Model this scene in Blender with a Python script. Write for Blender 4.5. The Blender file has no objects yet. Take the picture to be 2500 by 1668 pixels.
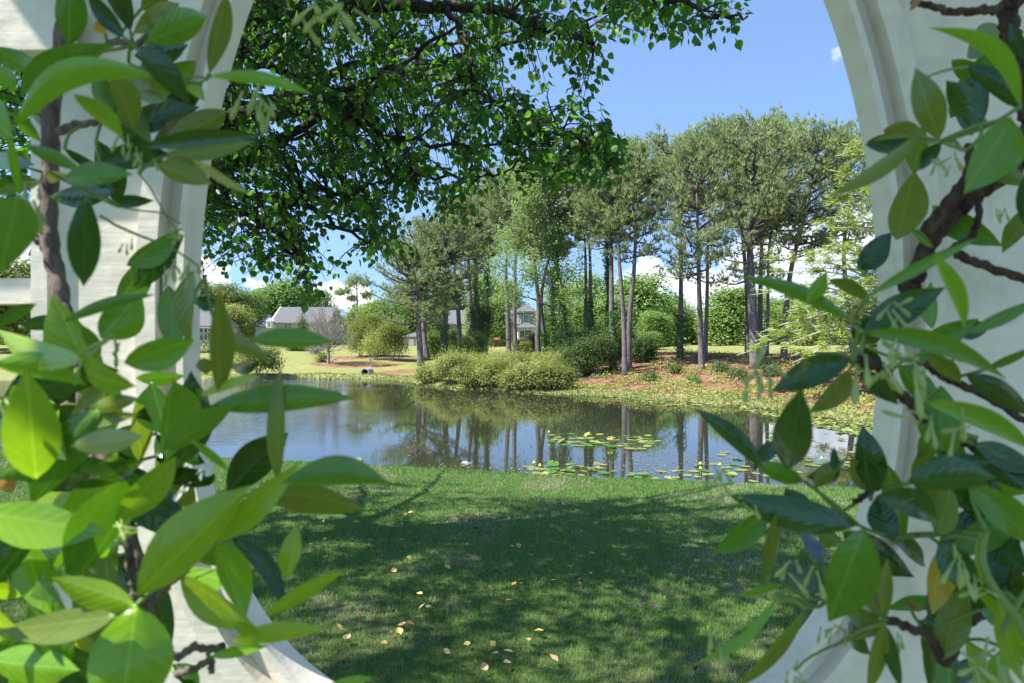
import bpy, math, random
import numpy as np
from mathutils import Vector, Matrix

rad = math.radians
scene = bpy.context.scene
COL = scene.collection
F = 1666.67            # focal length in photo pixels (24 mm on a 36 mm sensor, 2500 px wide)
CH = 1.65              # eye height above the near lawn

# ------------------------------------------------------------------ camera
cam = bpy.data.cameras.new('camera')
cam.lens = 24.0; cam.sensor_width = 36.0
cam.clip_start = 0.05; cam.clip_end = 3000
cam.dof.use_dof = True; cam.dof.focus_distance = 18.0; cam.dof.aperture_fstop = 10.0
cam_ob = bpy.data.objects.new('camera', cam); COL.objects.link(cam_ob)
cam_ob.location = (0, 0, CH); cam_ob.rotation_euler = (rad(90), 0, 0)
scene.camera = cam_ob

# ------------------------------------------------------------------ light
SUN_AZ = -108.0; SUN_EL = 54.0      # azimuth from +Y, clockwise
sd = Vector((math.sin(rad(SUN_AZ))*math.cos(rad(SUN_EL)), math.cos(rad(SUN_AZ))*math.cos(rad(SUN_EL)), math.sin(rad(SUN_EL))))
sun = bpy.data.lights.new('sun', 'SUN'); sun.energy = 4.9; sun.angle = rad(0.55); sun.color = (1.0, 0.95, 0.86)
sun_ob = bpy.data.objects.new('sun', sun); COL.objects.link(sun_ob)
sun_ob.rotation_euler = sd.to_track_quat('Z', 'Y').to_euler()

scene.view_settings.view_transform = 'Standard'
scene.view_settings.look = 'None'
scene.view_settings.gamma = 1.0
scene.view_settings.exposure = 1.22
scene.view_settings.use_curve_mapping = False
scene.cycles.max_bounces = 5; scene.cycles.diffuse_bounces = 3; scene.cycles.glossy_bounces = 3; scene.cycles.transmission_bounces = 3; scene.cycles.transparent_max_bounces = 4
scene.cycles.caustics_reflective = False; scene.cycles.caustics_refractive = False
scene.cycles.use_denoising = True

w = bpy.data.worlds.new('World'); scene.world = w; w.use_nodes = True
nt = w.node_tree; nt.nodes.clear()
def N(t, **kw):
    n = CUR.nodes.new(t)
    for k, v in kw.items(): setattr(n, k, v)
    return n
def LK(a, b): CUR.links.new(a, b)
CUR = nt
out = N('ShaderNodeOutputWorld'); bg = N('ShaderNodeBackground'); LK(bg.outputs[0], out.inputs[0])
bg.inputs[1].default_value = 0.129
sky = N('ShaderNodeTexSky', sky_type='NISHITA', sun_disc=False)
sky.sun_elevation = rad(SUN_EL); sky.sun_rotation = rad(SUN_AZ)
sky.air_density = 1.0; sky.dust_density = 0.1; sky.ozone_density = 3.2; sky.altitude = 50
tc = N('ShaderNodeTexCoord')
# clear spring air: the blue carries on nearly down to the horizon all round
vz = N('ShaderNodeSeparateXYZ'); LK(tc.outputs['Generated'], vz.inputs[0])
va = N('ShaderNodeMath', operation='ABSOLUTE'); LK(vz.outputs[2], va.inputs[0])
vm = N('ShaderNodeMath', operation='MULTIPLY_ADD'); LK(va.outputs[0], vm.inputs[0]); vm.inputs[1].default_value = .72; vm.inputs[2].default_value = .24
vc = N('ShaderNodeCombineXYZ'); LK(vz.outputs[0], vc.inputs[0]); LK(vz.outputs[1], vc.inputs[1]); LK(vm.outputs[0], vc.inputs[2])
vn = N('ShaderNodeVectorMath', operation='NORMALIZE'); LK(vc.outputs[0], vn.inputs[0]); LK(vn.outputs[0], sky.inputs['Vector'])
def pixdir(px, py):
    return Vector(((px-1250)/F, 1.0, (834-py)/F)).normalized()
nz = N('ShaderNodeTexNoise'); nz.inputs['Scale'].default_value = 16; nz.inputs['Detail'].default_value = 7; nz.inputs['Roughness'].default_value = 0.62
LK(tc.outputs['Generated'], nz.inputs['Vector'])
sub = N('ShaderNodeVectorMath', operation='SUBTRACT'); LK(nz.outputs['Color'], sub.inputs[0]); sub.inputs[1].default_value = (.5, .5, .5)
scl = N('ShaderNodeVectorMath', operation='SCALE'); LK(sub.outputs[0], scl.inputs[0]); scl.inputs['Scale'].default_value = 0.085
add = N('ShaderNodeVectorMath', operation='ADD'); LK(tc.outputs['Generated'], add.inputs[0]); LK(scl.outputs[0], add.inputs[1])
sq = N('ShaderNodeVectorMath', operation='MULTIPLY'); LK(add.outputs[0], sq.inputs[0]); sq.inputs[1].default_value = (1, 1, 1.9)
clouds = [(505, 655, .030, 1), (468, 640, .025, 1), (622, 700, .020, .95), (840, 705, .034, 1), (815, 738, .03, .9), (880, 735, .03, .9),
          (1600, 672, .042, .95), (1655, 690, .036, .9), (1560, 700, .04, .9), (1745, 705, .05, .9), (1690, 735, .04, .85),
          (1850, 640, .06, .75), (1930, 600, .06, .7), (2010, 620, .06, .7), (2060, 135, .018, .30), (2090, 560, .05, .7),
          (1960, 690, .06, .8), (20, 640, .05, .9), (-300, 600, .08, .9), (-900, 640, .1, .9), (600, 530, .03, .5), (530, 460, .03, .6), (3000, 600, .1, .9), (3900, 650, .12, .9),
          ]
for a in range(60, 320, 26):   # the same low cumulus carries on round the horizon behind the camera
    clouds.append((None, a, .05 + .03*((a*7) % 5)/5, .85))
mask = None
for (cx, cy, r, op) in clouds:
    if cx is None: c = Vector((math.sin(rad(cy)), math.cos(rad(cy)), .09)).normalized()
    else: c = pixdir(cx, cy)
    dn = N('ShaderNodeVectorMath', operation='DISTANCE'); LK(sq.outputs[0], dn.inputs[0]); dn.inputs[1].default_value = (c.x, c.y, c.z*1.9)
    mr = N('ShaderNodeMapRange', interpolation_type='SMOOTHSTEP'); LK(dn.outputs['Value'], mr.inputs['Value'])
    mr.inputs['From Min'].default_value = r*1.15; mr.inputs['From Max'].default_value = r*0.55
    mr.inputs['To Min'].default_value = 0; mr.inputs['To Max'].default_value = op
    if mask is None: mask = mr.outputs[0]
    else:
        mx = N('ShaderNodeMath', operation='MAXIMUM'); LK(mask, mx.inputs[0]); LK(mr.outputs[0], mx.inputs[1]); mask = mx.outputs[0]
mixc = N('ShaderNodeMix', data_type='RGBA'); LK(mask, mixc.inputs['Factor']); LK(sky.outputs[0], mixc.inputs['A'])
ncol = N('ShaderNodeMix', data_type='RGBA'); ncol.inputs['A'].default_value = (3.6, 3.9, 4.6, 1); ncol.inputs['B'].default_value = (6.2, 6.2, 6.3, 1)
nz2 = N('ShaderNodeTexNoise'); nz2.inputs['Scale'].default_value = 22; nz2.inputs['Detail'].default_value = 5; LK(tc.outputs['Generated'], nz2.inputs['Vector'])
mr2 = N('ShaderNodeMapRange'); LK(nz2.outputs[0], mr2.inputs[0]); mr2.inputs[1].default_value = .35; mr2.inputs[2].default_value = .6
LK(mr2.outputs[0], ncol.inputs['Factor']); LK(ncol.outputs['Result'], mixc.inputs['B'])
LK(mixc.outputs['Result'], bg.inputs[0])

# ------------------------------------------------------------------ helpers
def U(px, py, d):
    return Vector(((px-1250)/F*d, d, CH-(py-834)/F*d))
def UA(px, py, d):
    return np.array(((px-1250)/F*d, d, CH-(py-834)/F*d))

def smooth(t):
    t = np.clip(t, 0, 1); return t*t*(3-2*t)

def mesh_np(name, verts, tris, mats, tint=None, smooth_shade=False, matidx=None):
    verts = np.asarray(verts, dtype=np.float32).reshape(-1, 3); tris = np.asarray(tris, dtype=np.int32).reshape(-1, 3)
    me = bpy.data.meshes.new(name)
    me.vertices.add(len(verts)); me.vertices.foreach_set('co', verts.ravel())
    me.loops.add(len(tris)*3); me.loops.foreach_set('vertex_index', tris.ravel())
    me.polygons.add(len(tris))
    me.polygons.foreach_set('loop_start', np.arange(0, len(tris)*3, 3, dtype=np.int32))
    try: me.polygons.foreach_set('loop_total', np.full(len(tris), 3, dtype=np.int32))
    except Exception: pass
    if not isinstance(mats, (list, tuple)): mats = [mats]
    for m in mats: me.materials.append(m)
    if matidx is not None: me.polygons.foreach_set('material_index', np.asarray(matidx, dtype=np.int32))
    me.polygons.foreach_set('use_smooth', np.full(len(tris), bool(smooth_shade)))
    me.update(calc_edges=True)
    if tint is not None:
        at = me.attributes.new('tint', 'FLOAT', 'POINT'); at.data.foreach_set('value', np.asarray(tint, dtype=np.float32))
    return me

class MB:
    """collects triangles"""
    def __init__(s): s.v = []; s.t = []; s.n = 0; s.k = []
    def add(s, v, t, tint=0.5):
        v = np.asarray(v, float).reshape(-1, 3); t = np.asarray(t, int).reshape(-1, 3)
        s.v.append(v); s.t.append(t + s.n); s.n += len(v)
        s.k.append(np.full(len(v), tint) if np.isscalar(tint) else np.asarray(tint))
    def quad(s, a, b, c, d, tint=.5): s.add([a, b, c, d], [[0, 1, 2], [0, 2, 3]], tint)
    def box(s, x0, x1, y0, y1, z0, z1, tint=.5):
        v = [(x, y, z) for z in (z0, z1) for y in (y0, y1) for x in (x0, x1)]
        q = [(0, 2, 3, 1), (4, 5, 7, 6), (0, 1, 5, 4), (2, 6, 7, 3), (0, 4, 6, 2), (1, 3, 7, 5)]
        t = []
        for a, b, c, d in q: t += [(a, b, c), (a, c, d)]
        s.add(v, t, tint)
    def tube(s, pts, rads, n=6, tint=.5, cap=True):
        pts = np.asarray(pts, float); k = len(pts); rads = np.broadcast_to(np.asarray(rads, float), (k,))
        tan = np.gradient(pts, axis=0); tan /= np.linalg.norm(tan, axis=1)[:, None] + 1e-9
        ref = np.array([0, 0, 1.]) if abs(tan[0][2]) < .9 else np.array([1., 0, 0])
        a = np.cross(tan, ref); a /= np.linalg.norm(a, axis=1)[:, None] + 1e-9
        b = np.cross(tan, a)
        an = np.linspace(0, 2*np.pi, n, endpoint=False)
        ring = pts[:, None, :] + rads[:, None, None]*(np.cos(an)[None, :, None]*a[:, None, :] + np.sin(an)[None, :, None]*b[:, None, :])
        v = ring.reshape(-1, 3)
        i = np.arange(k-1)[:, None]*n; j = np.arange(n)[None, :]; j2 = (j+1) % n
        q0 = (i+j).ravel(); q1 = (i+j2).ravel(); q2 = (i+n+j2).ravel(); q3 = (i+n+j).ravel()
        t = np.concatenate([np.stack([q0, q1, q2], 1), np.stack([q0, q2, q3], 1)])
        if cap:
            v = np.vstack([v, pts[:1], pts[-1:]]); c0 = k*n; c1 = c0+1
            jj = np.arange(n); j3 = (jj+1) % n
            t = np.vstack([t, np.stack([np.full(n, c0), j3, jj], 1), np.stack([np.full(n, c1), (k-1)*n+jj, (k-1)*n+j3], 1)])
        s.add(v, t, tint)
    def mesh(s, name, mats, smooth_shade=False):
        return mesh_np(name, np.vstack(s.v), np.vstack(s.t), mats, np.concatenate(s.k), smooth_shade)

def link(name, me, parent=None, **props):
    o = bpy.data.objects.new(name, me); COL.objects.link(o)
    if parent is not None: o.parent = parent
    for k, v in props.items(): o[k] = v
    return o
def thing(name, label, cat, loc=(0, 0, 0), group=None):
    o = bpy.data.objects.new(name, None); COL.objects.link(o); o.location = loc; o.empty_display_size = .2
    o['label'] = label; o['category'] = cat
    if group: o['group'] = group
    return o
def local(me_v, loc): return me_v - np.asarray(loc)

# ------------------------------------------------------------------ materials
MATS = {}
def mat(name):
    m = bpy.data.materials.new(name); m.use_nodes = True; m.node_tree.nodes.clear(); MATS[name] = m
    global CUR; CUR = m.node_tree
    return m
def ramp(fac, stops):
    r = N('ShaderNodeValToRGB'); e = r.color_ramp.elements
    while len(e) < len(stops): e.new(.5)
    for el, (p, c) in zip(e, stops): el.position = p; el.color = (*c, 1)
    LK(fac, r.inputs[0]); return r.outputs[0]
def noise(scale, detail=4, rough=.55, coord='Object', mapping=None, dim='Fac'):
    t = N('ShaderNodeTexCoord'); n = N('ShaderNodeTexNoise')
    n.inputs['Scale'].default_value = scale; n.inputs['Detail'].default_value = detail; n.inputs['Roughness'].default_value = rough
    src = t.outputs[coord] if coord != 'Pos' else N('ShaderNodeNewGeometry').outputs['Position']
    if mapping:
        mp = N('ShaderNodeMapping'); mp.inputs['Scale'].default_value = mapping; LK(src, mp.inputs[0]); src = mp.outputs[0]
    LK(src, n.inputs['Vector']); return n.outputs[0]
def principled(color=None, rough=.6, spec=.5, bump=None, bstr=.3, bdist=.02):
    p = N('ShaderNodeBsdfPrincipled'); p.inputs['Roughness'].default_value = rough
    p.inputs['Specular IOR Level'].default_value = spec
    if color is not None:
        if hasattr(color, 'links') or hasattr(color, 'is_linked'): LK(color, p.inputs['Base Color'])
        else: p.inputs['Base Color'].default_value = (*color, 1)
    if bump is not None:
        b = N('ShaderNodeBump'); b.inputs['Strength'].default_value = bstr; b.inputs['Distance'].default_value = bdist
        LK(bump, b.inputs['Height']); LK(b.outputs[0], p.inputs['Normal'])
    return p
def finish(sh):
    o = N('ShaderNodeOutputMaterial'); LK(sh, o.inputs[0])
def solid(name, c, rough=.6, var=.25, scale=6, spec=.4, bstr=.25, bdist=.01):
    m = mat(name); n = noise(scale, 5)
    lo = tuple(x*(1-var) for x in c); hi = tuple(min(1, x*(1+var*.6)) for x in c)
    p = principled(ramp(n, [(.3, lo), (.7, hi)]), rough, spec, n, bstr, bdist); finish(p.outputs[0]); return m
def leafmat(name, c0, c1, trans=.35, rough=.5, spec=.3, nscale=.35, tcol=None, backpale=None):
    """foliage: colour runs c0..c1 with each leaf's own tint and a slow drift over the plant"""
    m = mat(name)
    a = N('ShaderNodeAttribute', attribute_name='tint'); n = noise(nscale, 3, coord='Pos')
    mm = N('ShaderNodeMath', operation='MULTIPLY_ADD'); LK(n, mm.inputs[0]); mm.inputs[1].default_value = .9; 
    m2 = N('ShaderNodeMath', operation='MULTIPLY_ADD'); LK(a.outputs['Fac'], m2.inputs[0]); m2.inputs[1].default_value = .75; m2.inputs[2].default_value = -.32
    LK(m2.outputs[0], mm.inputs[2])
    col = ramp(mm.outputs[0], [(0, c0), (1, c1)])
    p = principled(col, rough, spec)
    t = N('ShaderNodeBsdfTranslucent')
    g = N('ShaderNodeMix', data_type='RGBA', blend_type='MULTIPLY'); g.inputs['Factor'].default_value = 1; LK(col, g.inputs['A'])
    g.inputs['B'].default_value = (*(tcol or (1.5, 1.6, .7)), 1); LK(g.outputs['Result'], t.inputs[0])
    mx = N('ShaderNodeMixShader'); mx.inputs[0].default_value = trans; LK(p.outputs[0], mx.inputs[1]); LK(t.outputs[0], mx.inputs[2])
    finish(mx.outputs[0]); return m
def bark(name, c0, c1, stretch=(7, 7, 1.2), scale=3, bstr=.8):
    m = mat(name); n = noise(scale, 8, .7, mapping=stretch)
    p = principled(ramp(n, [(.32, c0), (.66, c1)]), .9, .15, n, bstr, .05); finish(p.outputs[0]); return m

M_pine = leafmat('pine_needles', (.17, .235, .105), (.40, .47, .24), .36, .7, .1, .25, (1.3, 1.3, .8))
M_gum = leafmat('gum_leaves', (.16, .24, .09), (.30, .40, .18), .35, .55, .25, .3)
M_oak = leafmat('oak_leaves', (.095, .18, .045), (.27, .38, .11), .3, .55, .25, .16)
M_olive = leafmat('olive_leaves', (.12, .165, .04), (.27, .30, .09), .3, .55, .25, .2)
M_shrub = leafmat('shrub_leaves', (.17, .21, .05), (.40, .42, .15), .3, .55, .25, .5)
M_dshrub = leafmat('dark_shrub_leaves', (.04, .085, .025), (.14, .21, .06), .25, .5, .3, .5)
M_cyp = leafmat('cypress_leaves', (.20, .28, .05), (.36, .43, .12), .4, .6, .2, .5)
M_ivy = leafmat('ivy_leaves', (.03, .10, .015), (.10, .22, .04), .25, .45, .35, .6)
M_pear = leafmat('pear_leaves', (.036, .105, .02), (.115, .235, .048), .52, .45, .28, .9, (1.7, 1.9, .55))
M_bark = bark('pine_bark', (.055, .047, .048), (.25, .22, .22))
M_limb = bark('pine_limbs', (.05, .042, .04), (.17, .145, .135))
M_pearbark = bark('pear_bark', (.012, .010, .010), (.12, .10, .085), (9, 9, 9), 4, .7)
M_cypbark = bark('cypress_bark', (.42, .40, .37), (.68, .66, .62))
M_twig = bark('grey_twigs', (.22, .20, .18), (.42, .39, .36))
M_vine = bark('vine_bark', (.03, .018, .013), (.19, .13, .10), (40, 40, 12), 3, .6)
M_vine2 = bark('grey_vine_bark', (.09, .065, .055), (.33, .26, .22), (40, 40, 12), 3, .6)
M_greenstem = solid('green_stem', (.16, .26, .05), .5)

# ------------------------------------------------------------------ ground
POND = np.array([(-90, 36), (-60, 46), (-21.3, 46.1), (-15.7, 47.6), (-10, 47.6), (-7.8, 45.2), (-4.8, 39.8), (-1.8, 37.2), (1, 34.9),
                 (4.5, 32.3), (6.3, 30.4), (9.2, 27.8), (10.2, 25.0), (11.0, 22.0), (11.6, 17), (11.2, 13), (9.5, 9.4),
                 (5, 9.55), (2.5, 10.1), (0.3, 10.6), (-0.7, 10.95), (-2.4, 11.4), (-6, 12.3), (-12, 13.5), (-25, 15), (-90, 18)], float)
WZ = -0.95
def sdist(x, y):
    p = np.stack([x.ravel(), y.ravel()], 1); a = POND; b = np.roll(POND, -1, 0)
    dmin = np.full(len(p), 1e9); inside = np.zeros(len(p), bool)
    for A, B in zip(a, b):
        e = B-A; w_ = p-A; t = np.clip((w_@e)/(e@e), 0, 1); dd = np.linalg.norm(w_-t[:, None]*e, axis=1); dmin = np.minimum(dmin, dd)
        c = ((A[1] > p[:, 1]) != (B[1] > p[:, 1])) & (p[:, 0] < (B[0]-A[0])*(p[:, 1]-A[1])/(B[1]-A[1]+1e-12)+A[0]); inside ^= c
    return np.where(inside, -dmin, dmin).reshape(x.shape)
def H(x, y):
    x = np.asarray(x, float); y = np.asarray(y, float); sh = np.broadcast(x, y).shape
    x = np.broadcast_to(x, sh).astype(float); y = np.broadcast_to(y, sh).astype(float)
    d = sdist(x, y)
    yc = 9.8 - .25*np.clip(x, -12, 8)
    near = -.22*smooth((y-2)/(yc-2+1e-6)*.9)
    near = np.where(d < 1.1, -.95 + (near+.95)*smooth(np.clip(d, 0, 2)/1.1)**.6, near)
    wl = 1-smooth((x+4)/8)
    left = -.95 + .25*np.clip(d/.7, 0, 1) + .75*smooth(d/14) + .9*smooth((d-6)/34)
    right = -.95 + .16*np.clip(d/1.5, 0, 1) + 1.6*smooth(d/14) + .35*smooth((d-14)/40)
    far = wl*left + (1-wl)*right
    far = far + (.05*np.sin(x*.9+y*.4)+.04*np.sin(x*.37-y*.8+2)) * np.clip(d/4, 0, 1)
    wf = smooth((y-yc-1.5)/8)
    z = wf*far + (1-wf)*near
    z = np.where(d < 0, -.95 - np.minimum(1.3, -d*.4), z)
    return z
def vnoise(x, y, s, seed):
    r_ = np.random.default_rng(seed); o_ = 0
    for k in range(6):
        a = r_.random()*6.28; f = s*(.6+r_.random()*1.2); o_ = o_+np.sin((x*math.cos(a)+y*math.sin(a))*f+r_.random()*6.28)
    return o_/6
def hz(x, y): return float(H(np.array([x]), np.array([y]))[0])
_dd = np.concatenate([np.arange(2.5, 30, .05), np.arange(30, 130, .15)])
def ray_ground(px, py):
    X = (px-1250)/F*_dd; Z = CH-(py-834)/F*_dd; h = H(X, _dd)
    i = np.argmax(Z <= np.maximum(h, WZ)) if np.any(Z <= np.maximum(h, WZ)) else len(_dd)-1
    return Vector((X[i], _dd[i], max(h[i], WZ)))
def on(px, d):     # a spot on the ground under picture column px at distance d
    x = (px-1250)/F*d; return Vector((x, d, hz(x, d)))

def seq(*parts):
    o = []
    for a, b, s in parts: o.append(np.arange(a, b, s))
    return np.concatenate(o)
xs = seq((-900, -100, 80), (-100, -30, 2.5), (-30, -10, .7), (-10, 14, .25), (14, 40, .8), (40, 100, 3), (100, 901, 80))
ys = seq((-60, 2, 2.5), (2, 13, .2), (13, 24, .6), (24, 56, .3), (56, 100, 1.2), (100, 160, 5), (160, 1100, 60))
GX, GY = np.meshgrid(xs, ys); GZ = H(GX, GY)
nx, ny = len(xs), len(ys)
ii = (np.arange(ny-1)[:, None]*nx + np.arange(nx-1)[None, :]).ravel()
tr = np.concatenate([np.stack([ii, ii+1, ii+nx+1], 1), np.stack([ii, ii+nx+1, ii+nx], 1)])
m = mat('ground'); M_ground = m
za = N('ShaderNodeAttribute', attribute_name='zone'); sep = N('ShaderNodeSeparateColor'); LK(za.outputs['Color'], sep.inputs[0])
n1 = noise(.35, 6, .6, 'Pos'); n2 = noise(9, 6, .7, 'Pos'); n3 = noise(60, 4, .7, 'Pos'); n4 = noise(1.6, 5, .65, 'Pos')
def mixrgb(f, a, b, bt='MIX'):
    x = N('ShaderNodeMix', data_type='RGBA', blend_type=bt)
    for s, k in ((f, 'Factor'), (a, 'A'), (b, 'B')):
        if hasattr(s, 'is_linked'): LK(s, x.inputs[k])
        elif isinstance(s, tuple): x.inputs[k].default_value = (*s, 1)
        else: x.inputs[k].default_value = s
    return x.outputs['Result']
def addm(a, b, k=1.0, off=0.0):
    x = N('ShaderNodeMath', operation='MULTIPLY_ADD'); LK(a, x.inputs[0]); x.inputs[1].default_value = k
    if hasattr(b, 'is_linked'): LK(b, x.inputs[2])
    else: x.inputs[2].default_value = b
    return x.outputs[0]
g = ramp(addm(n2, addm(n4, 0, .6), .4), [(.3, (.14, .165, .05)), (.5, (.22, .235, .08)), (.7, (.31, .29, .13))])
straw = ramp(addm(n2, addm(n4, addm(n3, 0, .3), .5), .35), [(.40, (.05, .027, .02)), (.50, (.14, .075, .048)), (.60, (.24, .14, .085)), (.74, (.34, .235, .15))])
thatch = ramp(n3, [(.3, (.05, .08, .025)), (.7, (.15, .18, .07))])
lush = ramp(n2, [(.3, (.15, .17, .06)), (.7, (.28, .29, .12))])
def thr(sock, nz_, lo, hi):
    s = addm(nz_, sock, .5); mr = N('ShaderNodeMapRange', interpolation_type='SMOOTHSTEP'); LK(s, mr.inputs[0]); mr.inputs[1].default_value = lo; mr.inputs[2].default_value = hi
    return mr.outputs[0]
c = mixrgb(thr(sep.outputs['Red'], n4, .65, .9), g, straw)
c = mixrgb(thr(sep.outputs['Blue'], n4, .65, .9), c, lush)
c = mixrgb(sep.outputs['Green'], c, thatch)
p = principled(c, .95, .1, addm(n3, addm(n2, 0, 1), .6), .6, .04); finish(p.outputs[0])
gv = np.stack([GX.ravel(), GY.ravel(), GZ.ravel()], 1)
gme = mesh_np('ground', gv, tr, m, None, True)
dS = sdist(GX, GY).ravel(); gx, gy = GX.ravel(), GY.ravel()
yc = 9.8-.25*np.clip(gx, -12, 8)
zr = ((gx > -1) & (gy > yc+3) & (dS > .6) & (dS < 19)).astype(float)*np.clip((gx+1)/3, 0, 1)*np.clip((19-dS)/4, 0, 1)
zr = np.maximum(zr, .95*np.exp(-(((gx+8.2)/2.6)**2+((gy-50)/2.0)**2)))
bed = ray_ground(835, 889); bed2 = ray_ground(930, 893); bed3 = ray_ground(930, 872)
for (b, rx, ry) in ((bed, 2.3, 1.9), (bed2, 1.7, .9), (bed3, 5.0, 2.2)):
    zr = np.maximum(zr, 1.15*np.clip(1.6-np.sqrt(((gx-b.x)/rx)**2+((gy-b.y)/ry)**2), 0, 1))
zg = ((gy < yc+1.2)).astype(float)
zb = np.where((dS > -.5) & (dS < 1.6) & (gy > yc+3), 1.0, 0.0)*(1-.35*zr)
ca = gme.attributes.new('zone', 'FLOAT_COLOR', 'POINT')
ca.data.foreach_set('color', np.stack([zr, zg, zb, np.ones_like(zr)], 1).astype(np.float32).ravel())
link('ground', gme, kind='structure')

# water
m = mat('pond_water')
geo = N('ShaderNodeNewGeometry'); spx = N('ShaderNodeSeparateXYZ'); LK(geo.outputs['Position'], spx.inputs[0])
r1 = noise(1.0, 3, .55, 'Pos', (1.5, 6.5, 1)); r2 = noise(1, 2, .5, 'Pos', (4, 14, 1)); wnd = noise(1, 3, .5, 'Pos', (.06, .14, 1))
hgt = addm(r2, r1, .35)
mr = N('ShaderNodeMapRange', interpolation_type='SMOOTHSTEP'); LK(addm(wnd, addm(spx.outputs['X'], 0, -.045), 1.0), mr.inputs[0])
mr.inputs[1].default_value = .66; mr.inputs[2].default_value = 1.2; mr.inputs[3].default_value = .002; mr.inputs[4].default_value = .20
b = N('ShaderNodeBump'); b.inputs['Distance'].default_value = .09; LK(mr.outputs[0], b.inputs['Strength']); LK(hgt, b.inputs['Height'])
p = principled((.030, .034, .020), .03, .5); p.inputs['IOR'].default_value = 1.5; LK(b.outputs[0], p.inputs['Normal']); finish(p.outputs[0])
link('pond_water', mesh_np('pond_water', [(-90, 5, WZ), (13, 5, WZ), (13, 50, WZ), (-90, 50, WZ)], [(0, 1, 2), (0, 2, 3)], m), kind='structure')

# ------------------------------------------------------------------ foliage generators
def rand_unit(rng, n):
    v = rng.normal(size=(n, 3)); return v/(np.linalg.norm(v, axis=1)[:, None]+1e-9)
def diamonds(mb, pts, nrm, size, rng, asp=.62, tint=None):
    """leaf-sized diamonds at pts facing nrm"""
    n = len(pts)
    if n == 0: return
    u = np.cross(nrm, rand_unit(rng, n)); u /= np.linalg.norm(u, axis=1)[:, None]+1e-9
    v = np.cross(nrm, u)
    s = (np.asarray(size)*np.ones(n))[:, None]*(.7+.6*rng.random((n, 1)))
    fold = nrm*s*.12
    a = pts-u*s*.5; b_ = pts+v*s*asp*.5+fold; c_ = pts+u*s*.5; d_ = pts-v*s*asp*.5+fold
    V = np.stack([a, b_, c_, d_], 1).reshape(-1, 3)
    i = np.arange(n)*4
    T = np.concatenate([np.stack([i, i+1, i+2], 1), np.stack([i, i+2, i+3], 1)])
    tt = rng.random(n) if tint is None else tint
    mb.add(V, T, np.repeat(tt, 4))
def needles(mb, pts, dirs, length, width, k, rng, spread=.75, tint=None):
    n = len(pts)
    if n == 0: return
    P = np.repeat(pts, k, 0); D = np.repeat(dirs, k, 0) + spread*rand_unit(rng, n*k)
    D /= np.linalg.norm(D, axis=1)[:, None]+1e-9
    s = np.cross(D, rand_unit(rng, n*k)); s /= np.linalg.norm(s, axis=1)[:, None]+1e-9
    L = length*(.65+.6*rng.random((n*k, 1)))
    a = P-s*width*.5; b_ = P+s*width*.5; c_ = P+D*L
    V = np.stack([a, b_, c_], 1).reshape(-1, 3); i = np.arange(n*k)*3
    tt = np.repeat(rng.random(n) if tint is None else tint, k)
    mb.add(V, np.stack([i, i+1, i+2], 1), np.repeat(tt, 3))

def spline(pts, n):
    pts = np.asarray(pts, float); k = len(pts)
    if k < 3: 
        t = np.linspace(0, 1, n)[:, None]; return pts[0]*(1-t)+pts[-1]*t
    P = np.vstack([2*pts[0]-pts[1], pts, 2*pts[-1]-pts[-2]]); out_ = []
    for t in np.linspace(0, k-1-1e-6, n):
        i = int(t); f = t-i; p0, p1, p2, p3 = P[i:i+4]
        out_.append(.5*((2*p1)+(-p0+p2)*f+(2*p0-5*p1+4*p2-p3)*f*f+(-p0+3*p1-3*p2+p3)*f**3))
    return np.array(out_)

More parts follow.
